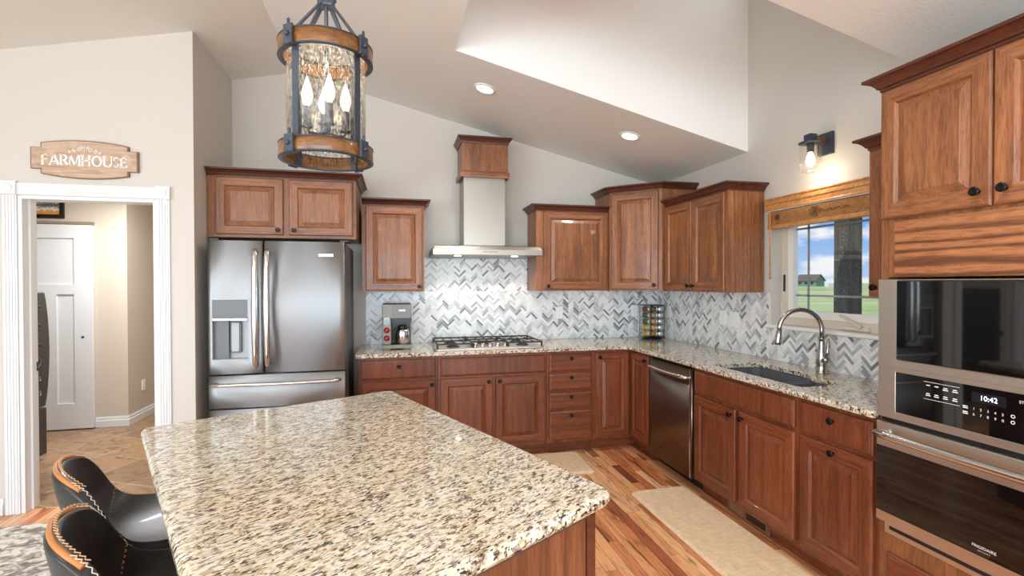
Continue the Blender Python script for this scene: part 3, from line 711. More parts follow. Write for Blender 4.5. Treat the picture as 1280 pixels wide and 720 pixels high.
CROWN = lambda z, o=0: [(0, z), (.006, z), (.006, z + .010), (.014, z + .014), (.018, z + .022), (.028, z + .034), (.040, z + .042), (.052, z + .046), (.052, z + .058), (.0, z + .058)]
def crown(root, path, z): 
    bm = B(); sweep(bm, path, CROWN(z)); return obj('crown_moulding', bm, crown_m, root)
crown(u, [(w, -.012), (w, DT), (0, DT), (0, -.012)][::-1], 2.268)

# wall units
def upper(name, label, loc, rz, w, z0, z1, depth, doors, path, mats=OK, kn=None, crz=None):
    u = thing(name, label, 'cabinet', loc, rz); bm = B(); box(bm, 0, w, -depth, -.012, z0, z1); obj('carcass', bm, mats[0], u)
    for (a, b, k) in doors: add_door(u, a, b, z0 + .012, z1 - .02, -depth, mats, k)
    crown(u, path, z1 - .012); return u
d_ = .31
u = upper('over_fridge_cabinet', 'deep oak cabinet with two short doors above the fridge', (-3.952, 0, 0), 0, 1.035, 1.815, 2.262, .59,
      [(.06, .515, (.48, 1.862)), (.555, 1.01, (.59, 1.862))], [(0, -.59), (1.035, -.59), (1.035, -.012)])
bm = B(); box(bm, 0, 1.035, -.594, -.5905, 1.805, 1.825); obj('bottom_rail', bm, wood_h, u)
upper('wall_cabinet', 'single-door oak wall cabinet between the fridge and the range hood', (-2.892, 0, 0), 0, .512, 1.392, 2.128, d_, [(.03, .497, (.467, 1.435))], [(0, -d_), (.512, -d_), (.512, -.012)])
upper('wall_cabinet', 'single-door oak wall cabinet just right of the range hood', (-1.384, 0, 0), 0, .695, 1.392, 2.128, d_, [(.07, .68, (.105, 1.435))], [(0, -.012), (0, -d_), (.695, -d_)])
u = upper('wall_cabinet', 'two-door oak wall cabinet on the right wall, left of the window', (0, -.69, 0), -PI / 2, .83, 1.392, 2.135, d_,
      [(.012, .405, (.375, 1.44)), (.413, .805, (.443, 1.44))], [(0, -d_), (.83, -d_), (.83, -.012)])
upper('narrow_wall_cabinet', 'narrow oak wall cabinet squeezed between window and oven tower', (0, -2.594, 0), -PI / 2, .305, 1.392, 2.135, d_,
      [(.012, .293, (.05, 1.44))], [(0, -.012), (0, -d_), (.305, -d_)])
u = thing('corner_wall_cabinet', 'taller diagonal oak corner wall cabinet in the room corner', 'cabinet', (0, 0, 0)); dc, xw = .345, .685
bm = B(); prism(bm, [(-.012, -.012), (-xw, -.012), (-xw, -dc), (-dc, -xw), (-.012, -xw)], 1.390, 2.30); bmesh.ops.recalc_face_normals(bm, faces=bm.faces); obj('carcass', bm, OK[0], u)
dl = math.hypot(xw - dc, xw - dc)
d = obj('door', panel_door(.02, dl - .03, 1.405, 2.275, 0), OK, u, loc=(-xw, -dc, 0), rot=(0, 0, -PI / 4)); knob(d, dl - .062, -.0195, 1.445)
crown(u, [(-xw, -.012), (-xw, -dc), (-dc, -xw), (-.012, -xw)], 2.288)

# ================================================================== countertop, sink, faucet
CT = 0.9145
hole = [(-.553, -1.715), (-.553, -2.40), (-.545, -2.415), (-.52, -2.42), (-.33, -2.42), (-.285, -2.405), (-.262, -2.365), (-.258, -2.22), (-.245, -2.17), (-.215, -2.12), (-.195, -2.06), (-.188, -1.95), (-.188, -1.78), (-.20, -1.72), (-.24, -1.69), (-.53, -1.69), (-.548, -1.70)]
bm = B()
holed(bm, [(-2.925, -.001), (-2.925, -.645), (-.705, -.645), (-.66, -.66), (-.645, -.705), (-.645, -2.900), (-.001, -2.900), (-.001, -.001)], [hole], .8845, CT, 'xy')
ct = obj('countertop', bm, gran_m, None, bevel=.004, loc=(0, 0, 0)); tag(ct, 'L-shaped speckled granite worktop along the back and right walls', 'countertop')
sk = thing('sink', 'charcoal undermount double bowl sink in the granite worktop', 'sink', (-.38, -2.07, .70))
def inset(poly, d):
    n = len(poly); out = []
    for i in range(n):
        p, a, b = Vector(poly[i]), Vector(poly[i - 1]), Vector(poly[(i + 1) % n]); d0, d1 = (p - a).normalized(), (b - p).normalized()
        m = (Vector((-d0.y, d0.x)) + Vector((-d1.y, d1.x))).normalized(); k = 1 / max(.5, m.dot(Vector((-d0.y, d0.x)))); out.append((p.x + m.x * d * k, p.y + m.y * d * k))
    return out
def bowl(name, poly, zt, zb):
    bm = B(); P = [(x + .38, y + 2.07) for x, y in poly]; i1 = inset(P, .012); o1 = inset(P, -.012)
    rings_loft(bm, [[(x, y, zb - .7 - .008) for x, y in o1], [(x, y, zt - .70) for x, y in o1], [(x, y, zt - .70) for x, y in P], [(x, y, zb - .70) for x, y in i1]])
    bmesh.ops.recalc_face_normals(bm, faces=bm.faces); return obj(name, bm, sink_m, sk)
big = [(-.56, -1.70), (-.56, -2.165), (-.25, -2.165), (-.21, -2.12), (-.19, -2.05), (-.183, -1.95), (-.183, -1.76), (-.20, -1.71), (-.24, -1.685), (-.55, -1.685)]
small = [(-.56, -2.215), (-.56, -2.41), (-.54, -2.427), (-.32, -2.427), (-.275, -2.41), (-.253, -2.36), (-.253, -2.215)]
def ccw(P): return P if sum(P[i - 1][0] * P[i][1] - P[i][0] * P[i - 1][1] for i in range(len(P))) > 0 else P[::-1]
bowl('bowl', ccw(big), .882, .68); bowl('bowl', ccw(small), .882, .72)
bm = B(); box(bm, -.178, .12, -.131, -.109, .06, .15); obj('divider', bm, sink_m, sk, bevel=.008)
bm = B(); box(bm, .1905, .192, .02, .075, .12, .135); obj('badge', bm, lgrey_pl, sk)
fc = thing('faucet', 'brushed nickel gooseneck pull-down faucet behind the sink', 'faucet', (-.115, -2.125, CT + .0005), math.radians(160))
bm = B(); lathe(bm, [(0, 0), (.034, 0), (.034, .006), (.030, .012), (.029, .05), (.032, .075), (.030, .10), (.022, .14), (.017, .19), (.016, .205), (.020, .207), (.020, .215), (.016, .217), (0, .217)], 24); obj('body', bm, nickel, fc)
bm = B(); pts = [(0, 0, .215), (0, 0, .26)]; R_ = .122
for i in range(17):
    a = PI - PI * 1.02 * i / 16; pts.append((R_ + R_ * math.cos(a), 0, .262 + R_ * math.sin(a)))
tube(bm, pts, .0135, 14); obj('spout', bm, nickel, fc)
e_ = pts[-1]
bm = B(); tube(bm, [(e_[0], 0, e_[2] + .005), (e_[0] + .002, 0, e_[2] - .02), (e_[0] + .008, 0, e_[2] - .07), (e_[0] + .010, 0, e_[2] - .085)], [.015, .017, .021, .018], 14); obj('sprayer', bm, nickel, fc)
bm = B(); tube(bm, [(0, .02, .08), (0, .045, .085), (0, .055, .10)], [.018, .020, .014], 12); tube(bm, [(0, .052, .09), (-.005, .058, .14), (-.012, .050, .20), (-.014, .048, .215)], [.012, .009, .008, .004], 10); obj('handle', bm, nickel, fc)

# ================================================================== cooktop, hood
ck = thing('gas_cooktop', 'stainless five-burner gas cooktop with black grates on the worktop', 'cooktop', (-1.852, -.335, CT + .0005))
bm = B(); prism(bm, rrect(-.457, .457, -.265, .265, .03), 0, .012); obj('pan', bm, ss_h, ck, bevel=.004)
bm = B(); prism(bm, [(-.20, -.262), (.20, -.262), (.14, -.13), (-.14, -.13)], .0122, .017); obj('control_plate', bm, ss_h, ck, bevel=.002)
burners = ((-.30, .12), (-.30, -.11), (0, .08), (.30, .12), (.30, -.11))
for bx, by in burners:
    bm = B(); k = 1.3 if bx == 0 else 1; lathe(bm, [(0, .0125), (.055 * k, .0125), (.05 * k, .02), (.036 * k, .022), (.036 * k, .03), (.03 * k, .034), (0, .034)], 20, (bx, by, 0)); obj('burner', bm, [iron], ck)
for i in range(5):
    bm = B(); x = -.128 + i * .064; lathe(bm, [(0, .0172), (.024, .0172), (.022, .025), (.019, .044), (.016, .048), (0, .048)], 18, (x, -.205, 0)); obj('control_knob', bm, chrome, ck)
for gx0, gx1, gy0 in ((-.44, -.15, -.235), (-.145, .145, -.10), (.15, .44, -.235)):
    bm = B(); z = .05; gy1 = .245; s_ = .011
    for (a, b) in (((gx0, gy0), (gx1, gy0)), ((gx0, gy1), (gx1, gy1)), ((gx0, gy0), (gx0, gy1)), ((gx1, gy0), (gx1, gy1)), ((gx0, (gy0 + gy1) / 2), (gx1, (gy0 + gy1) / 2))): bar(bm, (*a, z), (*b, z), s_, s_)
    for k in range(1, 4):
        x = gx0 + (gx1 - gx0) * k / 4; bar(bm, (x, gy0, z + .004), (x, gy0 + .09, z + .004), .009, .010); bar(bm, (x, gy1, z + .004), (x, gy1 - .09, z + .004), .009, .010); bar(bm, (x, (gy0 + gy1) / 2 - .07, z + .004), (x, (gy0 + gy1) / 2 + .07, z + .004), .009, .010)
    for px in (gx0, gx1):
        for py in (gy0, gy1): bar(bm, (px, py, .0125), (px, py, z + .006), .014, .014)
    obj('grate', bm, iron, ck, bevel=.002)
hd = thing('range_hood', 'stainless chimney range hood with oak-clad top above the cooktop', 'range hood', (-1.852, 0, 1.70))
bm = B(); yb = -.012
rings_loft(bm, [[(-.47, -.50, .0), (.47, -.50, 0), (.47, yb, 0), (-.47, yb, 0)], [(-.47, -.50, .045), (.47, -.50, .045), (.47, yb, .045), (-.47, yb, .045)], [(-.455, -.485, .075), (.455, -.485, .075), (.455, yb, .075), (-.455, yb, .075)], [(-.40, -.44, .085), (.40, -.44, .085), (.40, yb, .085), (-.40, yb, .085)]])
bmesh.ops.recalc_face_normals(bm, faces=bm.faces); obj('canopy', bm, ss_hood, hd, bevel=.003)
bm = B(); box(bm, -.186, .186, -.295, yb, .0855, .72); obj('chimney', bm, ss_hood, hd, bevel=.003)
bm = B(); box(bm, -.205, .205, -.315, yb, .702, 1.02); wb = obj('chimney_cover', bm, OK[0], hd, bevel=.002)
bm = B(); sweep(bm, [(-.205, yb), (-.205, -.315), (.205, -.315), (.205, yb)], [(0, .69), (.012, .69), (.014, .70), (.014, .735), (.006, .745), (0, .745)]); obj('base_moulding', bm, wood_h, wb)
bm = B(); sweep(bm, [(-.205, yb), (-.205, -.315), (.205, -.315), (.205, yb)], [(0, .985), (.008, .985), (.010, 1.0), (.02, 1.015), (.03, 1.028), (.036, 1.032), (.036, 1.045), (0, 1.045)]); obj('crown_moulding', bm, crown_m, wb)
for i in range(7):
    bm = B(); lathe(bm, [(0, 0), (.005, 0), (.0045, -.003), (0, -.003)], 10, (-.045 + i * .019, -.5005, .028), 'y'); obj('button', bm, black_pl, hd)
for sx in (-.25, .25):
    bm = B(); lathe(bm, [(0, -.004), (.03, -.004), (.03, .0), (0, .0)], 16, (sx, -.38, -.0005)); obj('hood_lamp', bm, led_m, hd)
    l = bpy.data.lights.new('hood_light', 'SPOT'); l.energy = 5; l.spot_size = 2.2; l.color = (1, .93, .82); l.shadow_soft_size = .03; o = bpy.data.objects.new('hood_light', l); COL.objects.link(o); o.parent = hd; o.location = (sx, -.38, -.02)

# ================================================================== fridge
fr = thing('refrigerator', 'stainless french-door refrigerator with water dispenser under the deep cabinet', 'refrigerator', (-3.437, 0, 0)); FW = .454; FY = -.80
bm = B(); box(bm, -FW, FW, -.70, -.05, .03, 1.755); obj('body', bm, fr_side, fr, bevel=.004)
bm = B(); box(bm, -FW + .03, FW - .03, -.66, -.08, .0, .03); obj('base_grille', bm, black_pl, fr)
def bulge_front(x0, x1, z0, z1, yb, yf, bul, hole=None):
    """door with a gently convex front, optionally with a rectangular opening"""
    bm = B(); n = 14
    xs = [x0 + (x1 - x0) * i / n for i in range(n + 1)]
    def yy(x):
        u = (x - x0) / (x1 - x0) * 2 - 1; e = min(x - x0, x1 - x) ; r = .012
        return yf - bul * (1 - u * u) + (r - math.sqrt(max(0, r * r - (r - e) ** 2)) if e < r else 0)
    xs = sorted(set(xs + [x0 + .003, x0 + .007, x1 - .003, x1 - .007] + (list(hole[:2]) if hole else [])))
    zs = [z0] + ([hole[2], hole[3]] if hole else []) + [z1]
    G = {}
    for i, x in enumerate(xs):
        for k, z in enumerate(zs): G[i, k] = bm.verts.new((x, yy(x), z))
    BK = {}
    for i, x in enumerate(xs): BK[i, 0] = bm.verts.new((x, yb, z0)); BK[i, 1] = bm.verts.new((x, yb, z1))
    m = len(xs) - 1; K = len(zs) - 1
    for i in range(m):
        for k in range(K):
            if hole and k == 1 and xs[i] >= hole[0] - 1e-6 and xs[i + 1] <= hole[1] + 1e-6: continue
            f = bm.faces.new([G[i, k], G[i + 1, k], G[i + 1, k + 1], G[i, k + 1]]); f.smooth = True
        bm.faces.new([G[i, K], G[i + 1, K], BK[i + 1, 1], BK[i, 1]]); bm.faces.new([BK[i, 0], BK[i + 1, 0], G[i + 1, 0], G[i, 0]]); bm.faces.new([BK[i, 1], BK[i + 1, 1], BK[i + 1, 0], BK[i, 0]])
    for i in (0, m): bm.faces.new([G[i, k] for k in range(K + 1)] + [BK[i, 1], BK[i, 0]])
    bmesh.ops.recalc_face_normals(bm, faces=bm.faces); return bm
hx = (-.425, -.19, .925, 1.35)
ld = obj('door', bulge_front(-FW, -.098, .832, 1.765, -.705, FY + .012, .012, hx), ss_f, fr)
rd = obj('door', bulge_front(-.092, FW, .832, 1.765, -.705, FY + .012, .012), ss_f, fr)
dw = obj('drawer', bulge_front(-FW, FW, .592, .820, -.705, FY + .012, .012), ss_f, fr)
dw2 = obj('drawer', bulge_front(-FW, FW, .05, .582, -.705, FY + .012, .012), ss_f, fr)
# dispenser
ds = obj('dispenser', (lambda bm: (box(bm, hx[0], hx[1], -.735, -.706, hx[2], hx[3]), box(bm, hx[0], hx[0] + .006, FY + .002, -.735, hx[2], hx[3]), box(bm, hx[1] - .006, hx[1], FY + .002, -.735, hx[2], hx[3]), box(bm, hx[0], hx[1], FY - .006, -.735, hx[2], hx[2] + .012), bm)[-1])(B()), lgrey_pl, ld)
bm = B(); box(bm, hx[0] + .006, hx[1] - .006, FY + .004, -.736, 1.222, hx[3] - .002); obj('dispenser_panel', bm, dgrey_pl, ds)
bm = B(); box(bm, hx[0] + .006, hx[1] - .006, FY - .012, FY + .003, 1.205, 1.222); obj('dispenser_shelf', bm, chrome, ds, bevel=.003)
bm = B(); prism(bm, rrect(-.318, -.248, .975, 1.195, .012), -.760, -.7365, 'xz'); obj('dispenser_paddle', bm, dgrey_pl, ds, bevel=.003)
bm = B(); prism(bm, rrect(-.308, -.258, .985, 1.19, .01), -.768, -.7605, 'xz'); obj('dispenser_paddle', bm, lgrey_pl, ds, bevel=.003)
bm = B(); box(bm, hx[0] + .006, hx[0] + .10, -.768, -.7365, hx[2] + .012, 1.204); obj('dispenser_side', bm, dgrey_pl, ds)
def pull(parent, pts, r=.0135):
    bm = B(); tube(bm, pts, r, 12, flat=1.25); return obj('handle', bm, chrome, parent)
yh = FY - .055
for par, x in ((ld, -.135), (rd, -.058)):
    pull(par, [(x, FY + .01, .90), (x, FY - .03, .885)] + [(x, yh - .012 * math.sin(PI * i / 10), .90 + .78 * i / 10) for i in range(11)] + [(x, FY - .03, 1.70), (x, FY + .01, 1.685)], [.010, .011] + [.0135 + .004 * math.sin(PI * i / 10) for i in range(11)] + [.011, .010])
pull(dw, [(-.40, FY + .01, .765), (-.415, FY - .03, .768)] + [(-.40 + .80 * i / 10, yh - .014 * math.sin(PI * i / 10), .765) for i in range(11)] + [(.415, FY - .03, .768), (.40, FY + .01, .765)], .0135)
pull(dw2, [(-.40, FY + .01, .50), (-.415, FY - .03, .503)] + [(-.40 + .80 * i / 10, yh - .014 * math.sin(PI * i / 10), .50) for i in range(11)] + [(.415, FY - .03, .503), (.40, FY + .01, .50)], .0135)
bm = B(); box(bm, .275, .375, FY - .003, FY + .004, 1.658, 1.678); bdg = obj('badge', bm, chrome, rd, bevel=.001)
for i in range(2):
    bm = B(); box(bm, -.44 + i * .86, -.38 + i * .86, -.78, -.66, 1.7655, 1.782); obj('hinge_cover', bm, black_pl, fr, bevel=.003)

# ================================================================== dishwasher
dwr = thing('dishwasher', 'dark stainless dishwasher with curved handle, left of the sink cabinet', 'dishwasher', **east(-.955)); w = .598
bm = B(); box(bm, .004, w - .004, -.575, -.012, .08, .868); obj('tub', bm, black_pl, dwr)
bm = B(); box(bm, .004, w - .004, -.52, -.10, .002, .0795); obj('toe_panel', bm, black_pl, dwr)
dd = obj('door', bulge_front(.006, w - .006, .095, .862, -.576, -.622, .006), ss_d, dwr)
bm = B(); tube(bm, [(.035, -.615, .80), (.03, -.645, .80)] + [(.03 + (w - .06) * i / 10, -.655 - .016 * math.sin(PI * i / 10), .80) for i in range(11)] + [(w - .03, -.645, .80), (w - .035, -.615, .80)], [.010, .011] + [.013 + .006 * math.sin(PI * i / 10) for i in range(11)] + [.011, .010], 12); obj('handle', bm, chrome, dd)
bm = B(); box(bm, w - .0225, w - .006, -.6265, -.6205, .10, .858); obj('edge_trim', bm, chrome, dd)

# ================================================================== wall oven and microwave combination
ov = thing('wall_oven', 'stainless built-in microwave and wall oven stack in the oak tower', 'oven', **east(-2.907)); X0, X1 = .012, .803; OY = -.6115
bm = B(); box(bm, .045, .770, -.58, -.06, .445, 1.472); obj('housing', bm, black_pl, ov)
bm = B()
holed(bm, [(X0, 1.118), (X1, 1.118), (X1, 1.476), (X0, 1.476)], [[(.092, 1.150), (.742, 1.150), (.742, 1.4715), (.092, 1.4715)]], OY - .028, OY, 'xz'); obj('microwave_trim', bm, ss_h, ov, bevel=.002)
bm = B(); box(bm, .0925, .7415, OY - .033, OY + .02, 1.1505, 1.471); md = obj('microwave_door', bm, black_gl, ov, bevel=.003)
bm = B(); holed(bm, [(X0, .905), (X1, .905), (X1, 1.1175), (X0, 1.1175)], [[(.085, .935), (.755, .935), (.755, 1.099), (.085, 1.099)]], OY - .026, OY, 'xz'); obj('control_fascia', bm, ss_h, ov, bevel=.0015)
bm = B(); box(bm, .0855, .7545, OY - .0245, OY + .015, .9355, 1.0985)
cp = obj('control_panel', bm, black_gl, ov)
yp = OY - .0248
bm = B(); box(bm, .357, .458, yp - .0002, OY - .02, 1.042, 1.078); dsp = obj('display', bm, mat('display_window', lin(24, 24, 30), .2), cp)
bm = B(); text_into(bm, '10:42', .024, (.408, yp - .0006, 1.060), (1, 0, 0), (0, 0, 1)); obj('clock_digits', bm, txt_lit, dsp)
def key(fn, nm='key_legend'):
    bm = B(); fn(bm); return obj(nm, bm, txt_w, cp)
for r_, zz in ((('1', '2', '3', '4', '5'), 1.018), (('6', '7', '8', '9', '0'), .998)):
    for i, ch in enumerate(r_): key(lambda bm: text_into(bm, ch, .0125, (.364 + i * .0213, yp - .0004, zz), (1, 0, 0), (0, 0, 1)), 'digit')
key(lambda bm: text_into(bm, 'START', .013, (.512, yp - .0004, 1.072), (1, 0, 0), (0, 0, 1)))
def keyring(bm, zz):
    n = 16; c = (.477, zz); o_ = [bm.verts.new((c[0] + .006 * math.cos(2 * PI * i / n), yp - .0004, c[1] + .006 * math.sin(2 * PI * i / n))) for i in range(n)]; i_ = [bm.verts.new((c[0] + .004 * math.cos(2 * PI * i / n), yp - .0004, c[1] + .004 * math.sin(2 * PI * i / n))) for i in range(n)]
    for i in range(n): bm.faces.new([o_[i], o_[(i + 1) % n], i_[(i + 1) % n], i_[i]])
for zz in (1.020, 1.000): key(lambda bm: keyring(bm, zz), 'key_symbol')
def dash(bm, x, z, w_, h_=.0035):
    v = [bm.verts.new((x + a, yp - .0004, z + b)) for a, b in ((-w_ / 2, 0), (w_ / 2, 0), (w_ / 2, h_), (-w_ / 2, h_))]; bm.faces.new(v)
for i, x in enumerate((.211, .241, .272, .304)):   # key captions too small to read
    key(lambda bm: (dash(bm, x, 1.068, .014), dash(bm, x, 1.061, .019) if i >= 2 else None)); key(lambda bm: (dash(bm, x, 1.036, .014), dash(bm, x, 1.029, .017)))
for zz in (1.020, 1.000): key(lambda bm: (dash(bm, .337, zz, .016), dash(bm, .338, zz - .006, .016)))
for zz in (1.082, 1.016): key(lambda bm: dash(bm, .257, zz, .125, .0013), 'key_divider')
bm = B(); box(bm, X0 + .004, X1 - .004, OY - .010, OY, .886, .9045); obj('vent_gap', bm, black_pl, ov)
bm = B(); box(bm, X0, X1, OY - .034, OY - .001, .470, .885); od = obj('oven_door', bm, ss_h, ov, bevel=.003)
bm = B(); box(bm, X0 + .003, X1 - .003, OY - .0365, OY - .0342, .512, .785); og = obj('oven_window', bm, black_gl, od)
bm = B(); tube(bm, [(.06, OY - .03, .845), (.05, OY - .07, .845)] + [(.05 + (X1 - X0 - .08) * i / 12, OY - .080 - .012 * math.sin(PI * i / 12), .845) for i in range(13)] + [(X1 - .03, OY - .07, .845), (X1 - .04, OY - .03, .845)], [.011, .013] + [.0165] * 13 + [.013, .011], 14); obj('handle', bm, chrome, od)
bm = B(); yo = OY - .0368; text_into(bm, 'FRIGIDAIRE', .0145, (.405, yo, .543), (1, 0, 0), (0, 0, 1)); text_into(bm, 'G A L L E R Y', .0065, (.405, yo, .530), (1, 0, 0), (0, 0, 1)); obj('lettering', bm, txt_w, og)
bm = B(); box(bm, X0 + .02, X1 - .02, OY - .012, OY - .0005, .418, .468); box(bm, X0 + .04, X1 - .04, OY - .0125, OY - .0122, .437, .452, 1); obj('lower_vent_trim', bm, [ss_h, dark_line], ov)

# ================================================================== small things on the worktop
cm = thing('coffee_maker', 'stainless drip coffee maker with two red knobs beside the fridge', 'coffee maker', (-2.612, -.285, CT + .0005))
hw = .118
bm = B(); box(bm, -hw, hw, .02, .17, .0, .375); box(bm, -hw, hw, -.115, .02, .255, .375); box(bm, -hw, -.045, -.115, .02, .04, .255); obj('body', bm, ss_cm, cm, bevel=.005)
bm = B(); box(bm, -hw, hw, -.125, .02, .008, .04); box(bm, -hw, -.05, -.12, .02, 0, .008); box(bm, .05, hw, -.12, .02, 0, .008); obj('base', bm, ss_cm, cm, bevel=.003)
bm = B(); box(bm, -.04, hw - .004, -.1165, -.114, .268, .366); obj('front_panel', bm, mat('grey_front', lin(128, 128, 130), .55, .3), cm)
bm = B(); box(bm, .015, .07, -.1185, -.1166, .315, .332); obj('badge', bm, txt_w, cm)
bm = B(); box(bm, -.044, hw - .008, .0, .0195, .041, .254); box(bm, -.044, hw, -.10, .0, .225, .2545); obj('brew_bay', bm, black_pl, cm)
bm = B(); box(bm, -.105, -.058, -.1175, -.1152, .205, .265); obj('clock_display', bm, black_gl, cm)
for z in (.16, .095):
    bm = B(); lathe(bm, [(0, 0), (.024, 0), (.024, -.004), (.019, -.006), (.017, -.022), (.013, -.025), (0, -.025)], 18, (-.082, -.1155, z), 'y'); obj('control_knob', bm, red_m, cm)
cf = thing('coffee_carafe', 'stainless thermal carafe with black handle inside the coffee maker', 'carafe', (-2.565, -.343, CT + .0415))
bm = B(); lathe(bm, [(0, 0), (.052, 0), (.055, .004), (.055, .095), (.050, .115), (.040, .125), (0, .125)], 24); obj('vessel', bm, chrome, cf)
bm = B(); lathe(bm, [(0, .1252), (.038, .1252), (.038, .145), (.030, .155), (0, .155)], 20); obj('lid', bm, black_pl, cf)
bm = B(); tube(bm, [(-.03, -.03, .135), (-.055, -.055, .135), (-.068, -.062, .11), (-.068, -.062, .05), (-.055, -.05, .02), (-.04, -.038, .02)], .008, 10); obj('handle', bm, black_pl, cf)

sr = thing('spice_carousel', 'black revolving spice rack full of jars in the worktop corner', 'spice rack', (-.165, -.19, CT + .0005), math.radians(-14))
rk = mat('black_wire', lin(24, 22, 22), .35, .5)
bm = B(); lathe(bm, [(0, 0), (.098, 0), (.098, .008), (.09, .014), (.02, .014), (.02, .02), (0, .02)], 28); obj('base', bm, rk, sr)
bm = B(); box(bm, -.095, .095, -.095, .095, .325, .333); obj('top_plate', bm, rk, sr, bevel=.003)
bm = B(); tube(bm, [(0, 0, .02), (0, 0, .325)], .010, 10); obj('post', bm, rk, sr)
cols3 = (('left', -.064), ('middle', 0.0), ('right', .064)); JZ = [.052 + .06 * i for i in range(5)]
for k, x in ((0, -.094), (1, -.034), (2, .034), (3, .094)):
    bm = B(); bar(bm, (x, -.094, .0142), (x, -.094, .325), .004, .004); bar(bm, (x, .094, .0142), (x, .094, .325), .004, .004)
    bar(bm, (x, -.094, .016), (x, .094, .016), .004, .004); obj('upright', bm, rk, sr)
for z in JZ:
    bm = B(); bar(bm, (-.096, -.060, z - .0275), (.096, -.060, z - .0275), .004, .003); bar(bm, (-.096, .060, z - .0275), (.096, .060, z - .0275), .004, .003); obj('shelf_wire', bm, rk, sr)
spice_cols = [lin(96, 92, 60), lin(84, 100, 62), lin(92, 96, 84), lin(120, 70, 40), lin(150, 110, 70), lin(186, 118, 50), lin(206, 168, 90), lin(190, 150, 110), lin(176, 140, 104), lin(110, 110, 104)]
sp_m = [mat('ground_spice', c, .8) for c in spice_cols]; lidm = mat('silver_jar_lid', lin(210, 210, 206), .3, .55)
bmj = B(); lathe(bmj, [(0, -.055), (.024, -.055), (.024, .045), (.019, .052), (0, .052)], 18, (0, 0, 0), 'y'); jar_mesh = None
mr = Matrix.Translation(sr.location) @ Matrix.Rotation(math.radians(-14), 4, 'Z')
ords = ['bottom', 'second from bottom', 'middle', 'second from top', 'top']; tone = {'left': [6, 6, 1, 2, 3], 'middle': [5, 6, 7, 8, 0], 'right': [9, 9, 9, 9, 9]}
for cn, x in cols3:
    for i, z in enumerate(JZ):
        p = mr @ Vector((x, -.03, z))
        ang = {'left': math.radians(38), 'middle': math.radians(82), 'right': math.radians(-14)}[cn]
        y_ = -.03 if cn != 'middle' else -.055
        p = mr @ Vector((x, y_, z))
        jr = thing('spice_jar', f'small spice jar in the black carousel, {cn} column, {ords[i]} row', 'spice jar', p, ang, 'spice jars in the carousel')
        bm = B(); L_ = .030 if cn == 'middle' else .040
        lathe(bm, [(0, -L_ * .6), (.0235, -L_ * .6), (.0235, L_ * .7), (.018, L_ * .8), (0, L_ * .8)], 16, (0, 0, 0), 'y'); obj('jar', bm, sp_m[tone[cn][i]], jr)
        bm = B(); lathe(bm, [(0, -L_ * .6 - .016), (.0225, -L_ * .6 - .016), (.025, -L_ * .6 - .013), (.025, -L_ * .6 - .0005), (0, -L_ * .6 - .0005)], 16, (0, 0, 0), 'y'); obj('lid', bm, lidm, jr)

def outlet(name, label, loc, rz, w=.074, kind='duplex', cat='outlet'):
    t = thing(name, label, cat, loc, rz); bm = B(); prism(bm, rrect(-w / 2, w / 2, -.058, .058, .004), -.006, 0, 'xz'); obj('wall_plate', bm, switch_m, t, bevel=.0015)
    n = 1 if w < .1 else 2
    for g in range(n):
        x = 0 if n == 1 else (-.023 + .046 * g)
        if kind == 'duplex' or (kind == 'mixed' and g == 1):
            for z in (-.02, .02):
                bm = B(); prism(bm, rrect(x - .0165, x + .0165, z - .014, z + .014, .008), -.008, -.0062, 'xz'); box(bm, x - .007, x - .005, -.0083, -.008, z - .004, z + .005, 1); box(bm, x + .005, x + .007, -.0083, -.008, z - .004, z + .005, 1)
                obj('receptacle', bm, [switch_m, dgrey_pl], t)
        else:
            bm = B(); box(bm, x - .016, x + .016, -.0085, -.0062, -.033, .033); obj('rocker', bm, switch_m, t, bevel=.001)
    return t
outlet('wall_outlet', 'white outlet on the marble backsplash right of the cooktop', (-1.064, -.0086, 1.172), 0)
outlet('wall_outlet', 'white outlet on the back tile just left of the spice carousel', (-.262, -.0086, 1.18), 0)
outlet('wall_outlet', 'white outlet on the right wall tile just right of the spice carousel', (-.0086, -.245, 1.18), -PI / 2)
outlet('light_switch', 'white rocker switch plate on the right wall tile, left of a double plate', (-.0086, -1.06, 1.176), -PI / 2, kind='rocker', cat='light switch')
outlet('wall_outlet', 'wide white double plate on the right wall tile below the cabinet', (-.0086, -1.20, 1.172), -PI / 2, w=.116, kind='mixed')
outlet('wall_outlet', 'white outlet low on the laundry wall through the doorway', (-5.3095, 1.56, .36), PI / 2)

